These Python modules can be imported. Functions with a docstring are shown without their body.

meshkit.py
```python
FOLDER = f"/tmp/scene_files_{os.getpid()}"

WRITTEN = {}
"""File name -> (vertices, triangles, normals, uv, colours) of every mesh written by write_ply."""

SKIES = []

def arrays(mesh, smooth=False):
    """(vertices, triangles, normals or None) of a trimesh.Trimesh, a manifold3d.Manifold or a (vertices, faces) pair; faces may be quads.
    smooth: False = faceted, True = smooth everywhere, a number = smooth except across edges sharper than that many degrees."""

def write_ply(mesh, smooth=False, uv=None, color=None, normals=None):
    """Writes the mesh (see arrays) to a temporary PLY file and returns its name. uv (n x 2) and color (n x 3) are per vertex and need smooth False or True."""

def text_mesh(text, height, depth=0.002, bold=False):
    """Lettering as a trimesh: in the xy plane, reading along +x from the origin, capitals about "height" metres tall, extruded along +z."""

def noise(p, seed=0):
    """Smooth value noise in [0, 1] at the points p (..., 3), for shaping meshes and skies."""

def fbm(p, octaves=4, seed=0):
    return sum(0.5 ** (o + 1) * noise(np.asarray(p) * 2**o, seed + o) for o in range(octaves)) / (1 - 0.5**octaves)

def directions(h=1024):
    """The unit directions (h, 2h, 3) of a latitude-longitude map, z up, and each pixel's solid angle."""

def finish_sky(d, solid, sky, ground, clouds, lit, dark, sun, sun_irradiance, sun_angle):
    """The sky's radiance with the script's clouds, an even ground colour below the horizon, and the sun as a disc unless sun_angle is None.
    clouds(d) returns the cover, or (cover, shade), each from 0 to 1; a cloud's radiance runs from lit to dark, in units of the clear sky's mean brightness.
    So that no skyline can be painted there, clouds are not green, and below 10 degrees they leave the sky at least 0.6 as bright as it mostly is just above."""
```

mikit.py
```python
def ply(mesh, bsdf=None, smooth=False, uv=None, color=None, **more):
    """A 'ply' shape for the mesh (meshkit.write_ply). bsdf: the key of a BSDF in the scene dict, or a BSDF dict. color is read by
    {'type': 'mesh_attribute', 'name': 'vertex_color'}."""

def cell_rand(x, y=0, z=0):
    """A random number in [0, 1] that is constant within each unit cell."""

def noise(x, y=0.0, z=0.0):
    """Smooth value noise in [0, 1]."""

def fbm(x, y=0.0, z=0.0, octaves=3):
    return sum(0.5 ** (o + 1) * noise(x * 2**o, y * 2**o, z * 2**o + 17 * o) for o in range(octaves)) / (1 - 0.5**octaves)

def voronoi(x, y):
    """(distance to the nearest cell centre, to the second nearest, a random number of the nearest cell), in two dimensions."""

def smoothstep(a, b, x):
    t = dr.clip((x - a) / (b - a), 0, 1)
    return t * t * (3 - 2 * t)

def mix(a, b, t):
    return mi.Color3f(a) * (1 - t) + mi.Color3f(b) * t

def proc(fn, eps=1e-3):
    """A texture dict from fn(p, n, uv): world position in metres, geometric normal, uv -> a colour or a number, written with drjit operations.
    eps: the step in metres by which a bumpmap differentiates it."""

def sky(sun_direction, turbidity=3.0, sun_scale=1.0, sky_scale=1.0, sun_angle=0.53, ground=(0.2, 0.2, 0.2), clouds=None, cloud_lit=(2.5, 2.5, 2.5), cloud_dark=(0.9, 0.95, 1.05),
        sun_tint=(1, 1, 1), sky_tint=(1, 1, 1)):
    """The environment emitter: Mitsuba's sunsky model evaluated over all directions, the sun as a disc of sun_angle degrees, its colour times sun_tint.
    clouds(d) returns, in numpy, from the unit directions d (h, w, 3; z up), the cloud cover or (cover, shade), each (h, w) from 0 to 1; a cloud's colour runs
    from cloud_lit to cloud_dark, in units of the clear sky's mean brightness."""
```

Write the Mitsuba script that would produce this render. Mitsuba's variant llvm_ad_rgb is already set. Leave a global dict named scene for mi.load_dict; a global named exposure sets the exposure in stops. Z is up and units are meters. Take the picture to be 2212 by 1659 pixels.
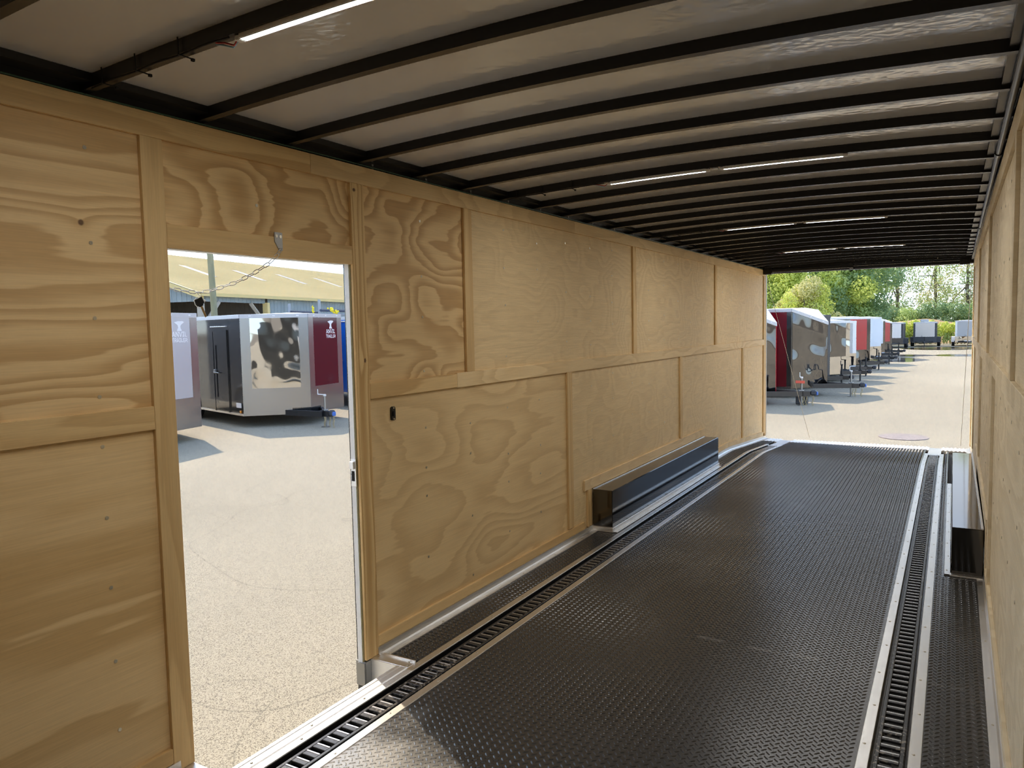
import math, random
import numpy as np
import trimesh
import mitsuba as mi
import drjit as dr
import manifold3d as m3
from shapely.geometry import Polygon
import mikit, meshkit
from mikit import noise, fbm, smoothstep, mix, cell_rand, voronoi

T = mi.ScalarTransform4f
rng = np.random.default_rng(7)
random.seed(7)
scene, labels = {}, {}

# ------------------------------------------------------------------ camera, sky, sun, exposure
F_PX = 1636.63
CAM = np.array([2.3031, 0.0, 1.5229])
YAW, PITCH, ROLL = map(math.radians, (-30.2143, -4.2465, -1.1695))
fwd = np.array([math.sin(YAW) * math.cos(PITCH), math.cos(YAW) * math.cos(PITCH), math.sin(PITCH)])
_r = np.array([math.cos(YAW), -math.sin(YAW), 0.0])
_u = np.cross(_r, fwd)
cam_up = -_r * math.sin(ROLL) + _u * math.cos(ROLL)
scene['camera'] = {
    'type': 'perspective', 'fov': 2 * math.degrees(math.atan(1106 / F_PX)), 'fov_axis': 'x',
    'near_clip': 0.02, 'far_clip': 1000.0,
    'to_world': T().look_at(origin=CAM.tolist(), target=(CAM + fwd).tolist(), up=cam_up.tolist()),
}
SUN = np.array([-0.555, 0.296, 0.777])


def clouds(d):
    q = d / np.maximum(d[..., 2:3] + 0.25, 0.05)
    n = meshkit.fbm(q * np.array([1.3, 1.3, 0.6]) + 3.1, octaves=5, seed=5)
    return np.clip((n - 0.42) * 3.0, 0, 0.85), np.clip((n - 0.55) * 1.6, 0, 0.5)


SKY = dict(turbidity=3.2, sun_scale=0.86, sky_scale=3.0)
LAMP = 42.0
exposure = 2.0
scene['sky'] = mikit.sky(SUN, clouds=clouds, cloud_lit=(1.0, 1.04, 1.1), cloud_dark=(0.8, 0.85, 0.92),
                         ground=(0.3, 0.27, 0.22), **SKY)


# ------------------------------------------------------------------ helpers
def add(key, mesh, mat, label=None, cat=None, group=None, kind=None, smooth=False, to_world=None, **more):
    d = mesh if isinstance(mesh, dict) else mikit.ply(mesh, mat, smooth=smooth)
    d = {**d, **more}
    if to_world is not None:
        d['to_world'] = to_world
    assert key not in scene, key
    scene[key] = d
    tag(key, label, cat, group, kind)
    return key


def tag(key, label=None, cat=None, group=None, kind=None):
    e = {k: v for k, v in (('label', label), ('category', cat), ('group', group), ('kind', kind)) if v}
    if e:
        labels[key] = e


_count = {}


def num(base):
    n = _count.get(base, -1) + 1
    _count[base] = n
    return base if n == 0 else f'{base}_{n:03d}'


def box(x0, x1, y0, y1, z0, z1):
    m = trimesh.creation.box(extents=(x1 - x0, y1 - y0, z1 - z0))
    m.apply_translation(((x0 + x1) / 2, (y0 + y1) / 2, (z0 + z1) / 2))
    return m


def cbox(x0, x1, y0, y1, z0, z1, b=0.003):
    """a box with chamfered edges"""
    p = []
    for sx in (0, 1):
        for sy in (0, 1):
            for sz in (0, 1):
                c = np.array([(x0, x1)[sx], (y0, y1)[sy], (z0, z1)[sz]], float)
                s = np.array([1 - 2 * sx, 1 - 2 * sy, 1 - 2 * sz]) * b
                for k in range(3):
                    o = s.copy()
                    o[k] = 0
                    p.append(c + o)
    return trimesh.convex.convex_hull(np.array(p))


def cat(*ms):
    return trimesh.util.concatenate([m for m in ms if m is not None])


def fz(y):
    """height of the trailer's floor: level, then the dovetail falls towards the rear"""
    y = np.asarray(y, float)
    t = np.clip(y - 8.95, 0, None)
    return -0.066 * np.where(t < 0.3, t * t / 0.6, t - 0.15)


YB = [8.95, 9.05, 9.15, 9.25]


def sweep(profile, y0, y1, bend=True):
    """closed profile in (x, z) swept along y with the floor's dovetail"""
    ys = [y0] + [y for y in YB if y0 < y < y1] + [y1]
    n = len(profile)
    P = np.array(profile, float)
    area = 0.5 * sum(P[i][0] * P[(i + 1) % n][1] - P[(i + 1) % n][0] * P[i][1] for i in range(n))
    if area < 0:
        P = P[::-1]
    v = []
    for y in ys:
        off = float(fz(y)) if bend else 0.0
        for x, z in P:
            v.append((x, y, z + off))
    f = []
    for k in range(len(ys) - 1):
        for i in range(n):
            a, b = k * n + i, k * n + (i + 1) % n
            f += [(a, a + n, b), (b, a + n, b + n)]
    tri = trimesh.creation.triangulate_polygon(Polygon(P), engine='earcut')
    cv, cf = tri[0], tri[1]
    # cap triangles on the original vertices
    idx = [int(np.argmin(((P - c) ** 2).sum(1))) for c in cv]
    last = (len(ys) - 1) * n
    for t in cf:
        a, b, c = (idx[i] for i in t)
        p, q, r = P[a], P[b], P[c]
        ccw = (q[0] - p[0]) * (r[1] - p[1]) - (q[1] - p[1]) * (r[0] - p[0]) > 0
        if not ccw:
            b, c = c, b
        f += [(a, b, c), (last + a, last + c, last + b)]
    return trimesh.Trimesh(np.array(v), np.array(f), process=False)


def rect(x0, x1, z0, z1):
    return [(x0, z0), (x1, z0), (x1, z1), (x0, z1)]


def tube(points, r, sides=8, closed=False):
    p = np.asarray(points, float)
    n = len(p)
    t = np.roll(p, -1, 0) - np.roll(p, 1, 0) if closed else np.gradient(p, axis=0)
    t /= np.linalg.norm(t, axis=1, keepdims=True) + 1e-12
    ref = np.array([0.13, 0.31, 0.94])
    a = np.cross(t, ref)
    bad = np.linalg.norm(a, axis=1) < 0.15
    a[bad] = np.cross(t[bad], [1.0, 0, 0])
    a /= np.linalg.norm(a, axis=1, keepdims=True)
    b = np.cross(t, a)
    ang = np.arange(sides) * 2 * np.pi / sides
    R = np.broadcast_to(np.asarray(r, float), (n,))
    v = p[:, None] + R[:, None, None] * (np.cos(ang)[None, :, None] * a[:, None] + np.sin(ang)[None, :, None] * b[:, None])
    f = []
    for i in range(n if closed else n - 1):
        i2 = (i + 1) % n
        for j in range(sides):
            j2 = (j + 1) % sides
            f += [(i * sides + j, i * sides + j2, i2 * sides + j2), (i * sides + j, i2 * sides + j2, i2 * sides + j)]
    v = v.reshape(-1, 3)
    if not closed:
        for i, o in ((0, 1), (n - 1, -1)):
            c = len(v)
            v = np.vstack([v, p[i]])
            for j in range(sides):
                j2 = (j + 1) % sides
                f.append((c, i * sides + j2, i * sides + j)[::o])
    return trimesh.Trimesh(v, np.array(f), process=False)


def cyl(p0, p1, r, sides=16, r2=None):
    return tube([p0, p1], [r, r if r2 is None else r2], sides)


def place(x, y, z=0.0, deg=0.0):
    return T().translate([x, y, z]).rotate([0, 0, 1], deg)


# ------------------------------------------------------------------ materials
def pr(name, base, rough=0.5, metallic=0.0, spec=0.5, two=True, **kw):
    b = {'type': 'principled', 'base_color': base if isinstance(base, dict) else {'type': 'rgb', 'value': list(base)},
         'roughness': rough, 'metallic': metallic, 'specular': spec, **kw}
    scene[name] = {'type': 'twosided', 'bsdf': b} if two else b
    return name


def bumped(name, fn, scale, inner, eps=1e-3):
    scene[name] = {'type': 'twosided', 'bsdf': {'type': 'bumpmap', 'arbitrary': mikit.proc(fn, eps), 'scale': scale, 'nested': inner}}
    return name


def plywood_fn(along, across, fa, fc, rings, dark, light, deep, seed, knots=(), streak=0.16):
    def fn(p, n, uv):
        a, b = along(p), across(p)
        w = fbm(a * 0.8 + seed, b * 1.4 + seed * 0.7, seed, octaves=3)
        h = fbm(a * fa + 0.7 * w, b * fc + 0.5 * w, seed * 1.7, octaves=2) * rings + b * 0.8
        for (ka, kb, ra, rb, s) in knots:
            q = dr.sqrt(dr.square((a - ka) / ra) + dr.square((b - kb) / rb))
            h = h + s * dr.exp(-q)
        h = h + (noise(a * 7, b * 90, seed) - 0.5) * 0.16 + (noise(a * 2.2, b * 26, seed + 2) - 0.5) * 0.34
        t = h - dr.floor(h)
        band = smoothstep(0.10, 0.86, t) * (1 - smoothstep(0.88, 0.99, t))
        fib = noise(a * 9, b * 420, seed + 3) * 0.6 + noise(a * 25, b * 900, seed + 5) * 0.4
        big = fbm(a * 0.7, b * 0.9, seed + 9, octaves=3)
        col = mix(light, dark, dr.clip(band * (0.35 + 0.9 * big), 0, 1))
        col = col * (1.06 + streak * (fib - 0.5) + 0.25 * (big - 0.5))
        for (ka, kb, ra, rb, s) in knots:
            q = dr.sqrt(dr.square((a - ka) / (ra * 0.16)) + dr.square((b - kb) / (rb * 0.2)))
            col = mix(col, deep, (1 - smoothstep(0.6, 1.2, q)) * 0.9)
        return col * mi.Color3f(1.02, 1.0, 0.90)
    return fn


def wood(name, *args, rough=0.62, **kw):
    return pr(name, mikit.proc(plywood_fn(*args, **kw)), rough, spec=0.35)


Y = lambda p: p.y
Z = lambda p: p.z
X = lambda p: p.x
WL, WD, WDEEP = (0.66, 0.475, 0.255), (0.455, 0.285, 0.125), (0.10, 0.05, 0.025)
wood('mat_ply_broad', Y, Z, 0.55, 4.4, 17.0, (0.47, 0.30, 0.140), (0.65, 0.475, 0.27), WDEEP, 2.0,
     knots=((1.375, 1.872, 0.06, 0.05, 1.1),))
wood('mat_ply_faint', Y, Z, 0.40, 2.2, 5.0, (0.50, 0.335, 0.16), (0.66, 0.49, 0.285), WDEEP, 5.0)
wood('mat_ply_swirl', Y, Z, 2.3, 3.4, 15.0, (0.46, 0.29, 0.135), (0.64, 0.465, 0.26), WDEEP, 11.0)
wood('mat_ply_swirl_soft', Y, Z, 1.5, 3.0, 7.0, (0.56, 0.40, 0.22), (0.66, 0.495, 0.29), WDEEP, 17.0)
wood('mat_ply_pale', Y, Z, 2.6, 3.6, 8.0, (0.615, 0.465, 0.28), (0.68, 0.525, 0.325), WDEEP, 23.0, streak=0.26)
wood('mat_ply_right', Y, Z, 2.2, 3.6, 7.0, (0.60, 0.515, 0.385), (0.69, 0.605, 0.475), WDEEP, 31.0)
wood('mat_batten_along', Y, Z, 0.5, 7.0, 6.0, (0.50, 0.325, 0.15), (0.64, 0.46, 0.245), WDEEP, 41.0)
wood('mat_batten_up', Z, Y, 0.5, 7.0, 6.0, (0.52, 0.345, 0.165), (0.63, 0.45, 0.24), WDEEP, 47.0)
wood('mat_batten_pale', Y, Z, 1.2, 5.0, 7.0, (0.59, 0.435, 0.25), (0.69, 0.53, 0.325), WDEEP, 53.0)
wood('mat_pine_stud', Z, Y, 0.22, 16.0, 5.0, (0.46, 0.28, 0.115), (0.66, 0.48, 0.255), WDEEP, 59.0,
     knots=((1.388, 2.635, 0.07, 0.035, 0.6), (2.145, 2.60, 0.05, 0.05, 0.5)))
pr('mat_ply_edge', mikit.proc(lambda p, n, uv: mix((0.30, 0.17, 0.075), (0.62, 0.45, 0.24), noise(p.x * 420, p.y * 40, p.z * 40))), 0.7, spec=0.2)


def metal_fn(base, var):
    def fn(p, n, uv):
        v = fbm(p.x * 9, p.y * 5, p.z * 9, octaves=3) * 0.7 + noise(p.x * 160, p.y * 6, p.z * 160) * 0.3
        return mi.Color3f(base) * (1 - var + 2 * var * v)
    return fn


def speck(p):
    return smoothstep(0.60, 0.74, noise(p.x * 120, p.y * 120, p.z * 120))


pr('mat_aluminium', mikit.proc(metal_fn((0.80, 0.79, 0.77), 0.10)), 0.34, metallic=0.95)
pr('mat_aluminium_bright', mikit.proc(metal_fn((0.86, 0.86, 0.85), 0.06)), 0.42, metallic=0.8)
pr('mat_steel_dark', (0.10, 0.10, 0.10), 0.4, metallic=0.6)
pr('mat_screw', (0.62, 0.58, 0.48), 0.3, metallic=0.9)
pr('mat_zinc', (0.34, 0.34, 0.33), 0.38, metallic=0.9)
pr('mat_chain', (0.72, 0.72, 0.72), 0.25, metallic=0.95)
pr('mat_black_paint', (0.008, 0.008, 0.009), 0.28, spec=0.4)
pr('mat_black_matte', (0.01, 0.01, 0.01), 0.7, spec=0.3)
pr('mat_track_black', mikit.proc(lambda p, n, uv: mix((0.018, 0.018, 0.019), (0.22, 0.20, 0.17), speck(p) * smoothstep(0.45, 0.8, fbm(p.x * 6, p.y * 3, 1)))), 0.38, spec=0.5)
pr('mat_track_bar', (0.50, 0.50, 0.51), 0.36, metallic=0.85)


def rubber(p, n, uv):
    s = fbm(p.x * 1.7, p.y * 1.1, 4.0, octaves=4)
    sc = smoothstep(0.62, 0.8, fbm(p.x * 5, p.y * 2.0, 9.0, octaves=3))
    col = mix((0.010, 0.0106, 0.012), (0.030, 0.0312, 0.033), dr.clip(0.2 + 0.5 * s + 0.35 * sc, 0, 1))
    dx = dr.abs(p.y - 3.56 + 0.03 * (p.x - 1.65) + 0.02 * noise(p.x * 7, 1.0))
    col = mix(col, (0.16, 0.16, 0.165), (1 - smoothstep(0.004, 0.02, dx)) * smoothstep(1.2, 1.3, p.x) * smoothstep(0.35, 0.6, fbm(p.x * 9, 3.0)) * 0.5)
    # dusty patch by the side door, lightened further to paint in the sun patch
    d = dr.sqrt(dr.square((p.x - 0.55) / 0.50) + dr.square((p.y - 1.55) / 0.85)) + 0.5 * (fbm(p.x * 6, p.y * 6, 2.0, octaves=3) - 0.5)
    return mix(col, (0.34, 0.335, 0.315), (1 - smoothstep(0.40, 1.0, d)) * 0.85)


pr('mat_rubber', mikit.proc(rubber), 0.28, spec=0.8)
bumped('mat_ceiling', lambda p, n, uv: fbm(p.x * 38, p.y * 55, 1.0, octaves=2), 0.0013,
       {'type': 'principled', 'base_color': {'type': 'rgb', 'value': [0.52, 0.53, 0.545]}, 'roughness': 0.14, 'metallic': 0.12, 'specular': 1.0}, eps=2e-3)
pr('mat_smoked_mirror', (0.12, 0.12, 0.122), 0.07, metallic=1.0)
pr('mat_white_paint', (0.78, 0.78, 0.77), 0.35)
pr('mat_white_plastic', (0.75, 0.75, 0.74), 0.4)
pr('mat_olive_seal', (0.23, 0.20, 0.09), 0.6)
pr('mat_lamp_body', (0.7, 0.7, 0.7), 0.4)
pr('mat_red_wire', (0.45, 0.04, 0.03), 0.4)
pr('mat_blue_wire', (0.25, 0.45, 0.6), 0.4)
pr('mat_green_wire', (0.05, 0.10, 0.06), 0.4)
pr('mat_brass', (0.36, 0.25, 0.12), 0.35, metallic=0.8)


def pavement(p, n, uv):
    v = noise(p.x * 210, p.y * 210, 0.0) * 0.6 + noise(p.x * 430, p.y * 430, 4.0) * 0.4
    big = fbm(p.x * 0.35, p.y * 0.35, 2.0, octaves=4)
    col = mix((0.165, 0.143, 0.106), (0.40, 0.362, 0.275), smoothstep(0.24, 0.60, v))
    col = col * (0.88 + 0.24 * big)
    c1 = dr.abs(fbm(p.x * 0.22 + 3.0, p.y * 0.22, 7.0, octaves=4) - 0.5)
    c2 = dr.abs(fbm(p.x * 0.09, p.y * 0.13 + 5.0, 3.0, octaves=4) - 0.47)
    crack = (1 - smoothstep(0.0, 0.0016, c1)) * 0.22 + (1 - smoothstep(0.0, 0.0010, c2)) * 0.25
    return col * (1 - crack)


pr('mat_pavement', mikit.proc(pavement), 0.85, spec=0.15)
scene['mat_puddle'] = {'type': 'roughplastic', 'alpha': 0.012, 'diffuse_reflectance': {'type': 'rgb', 'value': [0.10, 0.09, 0.075]}, 'int_ior': 1.33}


def warp(p):
    return fbm(p.x * 1.5 + p.y * 1.1, p.z * 1.5 + p.y * 0.5, p.x * 0.6, octaves=2)


def warped_gloss(name, base, scale=0.05, metallic=0.0, rough=0.05, spec=0.5, cc=0.0):
    return bumped(name, lambda p, n, uv: warp(p), scale,
                  {'type': 'principled', 'base_color': {'type': 'rgb', 'value': list(base)}, 'roughness': rough, 'metallic': metallic, 'specular': spec,
                   'clearcoat': cc, 'clearcoat_gloss': 0.97}, eps=5e-3)


warped_gloss('mat_black_mirror', (0.14, 0.14, 0.145), 0.09, metallic=1.0, rough=0.03)
warped_gloss('mat_chrome_warped', (0.48, 0.48, 0.48), 0.022, metallic=1.0, rough=0.03)
pr('mat_gloss_black', (0.012, 0.013, 0.014), 0.06, spec=0.8, clearcoat=1.0, clearcoat_gloss=0.97)
pr('mat_maroon_reflection', (0.075, 0.010, 0.018), 0.10, spec=0.6, clearcoat=0.6, clearcoat_gloss=0.95)  # mirrored maroon neighbour put into the nose panel as base colour
pr('mat_gloss_red', (0.42, 0.012, 0.025), 0.12, spec=0.6, clearcoat=0.5, clearcoat_gloss=0.95)
pr('mat_gloss_dark_red', (0.15, 0.006, 0.014), 0.15, spec=0.5)
pr('mat_gloss_blue', (0.006, 0.12, 0.60), 0.12, spec=0.6, clearcoat=0.5, clearcoat_gloss=0.95)
pr('mat_silver_paint', (0.56, 0.56, 0.585), 0.34, metallic=0.4, spec=0.5)
pr('mat_white_gloss', (0.80, 0.81, 0.82), 0.2, spec=0.5)
pr('mat_pale_blue', (0.62, 0.70, 0.80), 0.25, spec=0.5)
pr('mat_beige_panel', (0.72, 0.66, 0.59), 0.4)
pr('mat_grey_panel', (0.44, 0.45, 0.46), 0.4)
pr('mat_charcoal', (0.045, 0.047, 0.055), 0.35)


def diamond(p):
    a, b = (p.x * 0.9 + p.y) * 19, p.z * 19
    u, v = a + b, a - b
    fu, fv = u - dr.floor(u) - 0.5, v - dr.floor(v) - 0.5
    odd = (dr.floor(u) + dr.floor(v)) * 0.5
    odd = odd - dr.floor(odd)
    s = dr.select(odd > 0.25, dr.square(fu / 0.42) + dr.square(fv / 0.14), dr.square(fu / 0.14) + dr.square(fv / 0.42))
    return 1 - smoothstep(0.5, 1.0, s)


bumped('mat_diamond_plate', lambda p, n, uv: diamond(p), 0.004,
       {'type': 'principled', 'base_color': {'type': 'rgb', 'value': [0.40, 0.39, 0.38]}, 'roughness': 0.25, 'metallic': 1.0, 'specular': 0.5}, eps=2e-3)
bumped('mat_diamond_plate_dark', lambda p, n, uv: diamond(p), 0.004,
       {'type': 'principled', 'base_color': {'type': 'rgb', 'value': [0.16, 0.15, 0.155]}, 'roughness': 0.16, 'metallic': 1.0, 'specular': 0.5}, eps=2e-3)
pr('mat_tyre', (0.018, 0.018, 0.018), 0.8, spec=0.2)
pr('mat_rim', (0.5, 0.5, 0.5), 0.3, metallic=0.8)
pr('mat_frame_black', (0.02, 0.02, 0.021), 0.45)
pr('mat_frame_brown', (0.075, 0.062, 0.05), 0.45)
pr('mat_amber', (0.85, 0.30, 0.02), 0.3)
pr('mat_white_decal', (0.85, 0.84, 0.86), 0.4)
pr('mat_blue_cap', (0.05, 0.16, 0.55), 0.4)
pr('mat_gold_chain', (0.62, 0.52, 0.30), 0.35, metallic=0.8)
pr('mat_red_tag', (0.75, 0.12, 0.07), 0.4)
pr('mat_roof_yellow', mikit.proc(lambda p, n, uv: mix((0.62, 0.50, 0.25), (0.72, 0.59, 0.32), fbm(p.x * 0.6, p.y * 0.25, p.z, octaves=3))), 0.5, spec=0.3)
pr('mat_trim_yellow', (0.66, 0.54, 0.24), 0.5)
pr('mat_siding', mikit.proc(lambda p, n, uv: mi.Color3f(0.27, 0.335, 0.37) * (0.85 + 0.3 * fbm(p.x * 2, p.y * 2, p.z * 0.6, octaves=3))), 0.5, spec=0.3)
pr('mat_skylight', mikit.proc(lambda p, n, uv: mix((0.30, 0.28, 0.25), (0.46, 0.43, 0.38), noise(p.x * 9, p.y * 9, p.z * 9))), 0.5)
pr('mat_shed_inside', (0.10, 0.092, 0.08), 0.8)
pr('mat_shed_timber', (0.42, 0.40, 0.35), 0.7)
pr('mat_pole_wood', mikit.proc(lambda p, n, uv: mix((0.21, 0.205, 0.12), (0.36, 0.345, 0.22), fbm(p.x * 14, p.y * 14, p.z * 1.5, octaves=3))), 0.8, spec=0.2)
pr('mat_rack_grey', (0.33, 0.37, 0.40), 0.5)
pr('mat_rack_navy', (0.06, 0.08, 0.12), 0.4)
pr('mat_yellow_strap', (0.80, 0.70, 0.03), 0.6)
pr('mat_bark', mikit.proc(lambda p, n, uv: mix((0.10, 0.085, 0.065), (0.24, 0.215, 0.17), fbm(p.x * 6, p.y * 6, p.z * 1.2, octaves=3))), 0.9, spec=0.1)
pr('mat_dry_grass', mikit.proc(lambda p, n, uv: mix((0.26, 0.17, 0.09), (0.47, 0.35, 0.20), fbm(p.x * 3, p.y * 3, p.z * 5, octaves=4))), 0.9, spec=0.1)
for _n, _c in (('leaf_lime', (0.70, 0.76, 0.22)), ('leaf_green', (0.52, 0.64, 0.27)), ('leaf_olive', (0.68, 0.66, 0.34)), ('leaf_deep', (0.30, 0.42, 0.21)),
               ('leaf_grey', (0.50, 0.56, 0.33)), ('leaf_stalk', (0.42, 0.34, 0.16))):
    scene['mat_' + _n] = {'type': 'principledthin', 'base_color': {'type': 'rgb', 'value': list(_c)}, 'roughness': 0.6, 'diff_trans': 0.9, 'spec_trans': 0.0}

# ------------------------------------------------------------------ the ground outside
GZ = -0.55
gm = trimesh.Trimesh([(-160, -60, GZ), (120, -60, GZ), (120, 240, GZ), (-160, 240, GZ)], [(0, 1, 2), (0, 2, 3)], process=False)
add('ground', gm, 'mat_pavement', 'wide tan asphalt yard with fine gravel texture and thin cracks', 'pavement', kind='structure')

# ------------------------------------------------------------------ our trailer: floor
W0 = 2.465


def xw(y):
    return W0 + 0.0042 * y


YF, YR = -1.6, 11.2
sub = cat(sweep(rect(0.15, 2.52, -0.06, -0.035), YF, YR), sweep(rect(-0.06, 0.15, -0.06, -0.035), YF, 1.655), sweep(rect(-0.06, 0.15, -0.06, -0.035), 2.62, YR))
add('floor__deck', sub, 'mat_black_matte')
tag('floor', 'black trailer floor with rubber mats, aluminium strips and two cargo tracks', 'floor', kind='structure')


def lozenges(x0, x1, y0, y1, pitch_x=0.0338, pitch_y=0.0318):
    L, Wd, H = 0.0132, 0.0044, 0.0030
    tv = np.array([(-L, 0, 0), (-L * .45, -Wd * .85, 0), (L * .45, -Wd * .85, 0), (L, 0, 0), (L * .45, Wd * .85, 0), (-L * .45, Wd * .85, 0), (-L * .55, 0, H), (L * .55, 0, H)], float)
    tf = np.array([(0, 1, 6), (1, 2, 7), (1, 7, 6), (2, 3, 7), (3, 4, 7), (4, 5, 6), (4, 6, 7), (5, 0, 6)])
    out_v, out_f, c = [], [], 0
    for k, ang in enumerate((math.radians(45), math.radians(-45))):
        ca, sa = math.cos(ang), math.sin(ang)
        v = tv.copy()
        v[:, 0], v[:, 1] = tv[:, 0] * ca - tv[:, 1] * sa, tv[:, 0] * sa + tv[:, 1] * ca
        gx = np.arange(x0 + 0.012 + k * pitch_x / 2, x1 - 0.010, pitch_x)
        gy = np.arange(y0 + 0.012 + k * pitch_y / 2, y1 - 0.010, pitch_y)
        cx, cy = (a.ravel() for a in np.meshgrid(gx, gy))
        cz = fz(cy)
        vv = v[None] + np.stack([cx, cy, cz], 1)[:, None]
        out_v.append(vv.reshape(-1, 3))
        out_f.append((tf[None] + (np.arange(len(cx)) * len(v))[:, None, None] + c).reshape(-1, 3))
        c += len(cx) * len(v)
    return trimesh.Trimesh(np.vstack(out_v), np.vstack(out_f), process=False)


def rubber_mat(x0, x1, y0, y1, label):
    k = num('rubber_mat')
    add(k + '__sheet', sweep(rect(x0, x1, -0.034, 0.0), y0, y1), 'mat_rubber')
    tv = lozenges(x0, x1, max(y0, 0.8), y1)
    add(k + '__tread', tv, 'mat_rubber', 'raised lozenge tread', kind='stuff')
    tag(k, label, 'rubber mat')
    return k


MATEND = 10.72
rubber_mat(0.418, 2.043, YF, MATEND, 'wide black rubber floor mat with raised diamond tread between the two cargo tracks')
rubber_mat(0.045, 0.207, 2.70, 5.09, 'narrow black diamond tread mat along the left wall, between door threshold and left wheel box')
rubber_mat(0.045, 0.207, 8.07, MATEND, 'short black mat at the left wall behind the left wheel box, sloping to the rear')
rubber_mat(2.236, 2.455, YF, 5.075, 'narrow black diamond tread mat at the right wall, ending at the right wheel box')
rubber_mat(2.2372, 2.2855, 5.08, 10.60, 'very thin black mat strip between the right cargo track and right wheel box')

screw_m = trimesh.creation.icosphere(subdivisions=1, radius=0.0055)
screw_m.vertices *= np.array([1, 1, 0.45])
FLOOR_SCREW = mikit.ply(screw_m, 'mat_screw', smooth=True)
STRIPS = [  # x0, x1, y0, y1, label
    (0.207, 0.245, 2.60, 10.2, 'aluminium strip edging the left cargo track on its wall side'),
    (0.383, 0.420, YF, 10.2, 'aluminium strip edging the left cargo track on its mat side'),
    (2.041, 2.079, YF, 10.2, 'aluminium strip edging the right cargo track on its mat side'),
    (2.197, 2.237, YF, 10.2, 'aluminium strip edging the right cargo track on its wall side'),
    (2.286, 2.318, 5.12, 8.0, 'short aluminium strip lying along the foot of the right wheel box'),
    (0.158, 0.192, 5.12, 8.05, 'bright aluminium strip lying along the foot of the left wheel box'),
]
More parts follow.
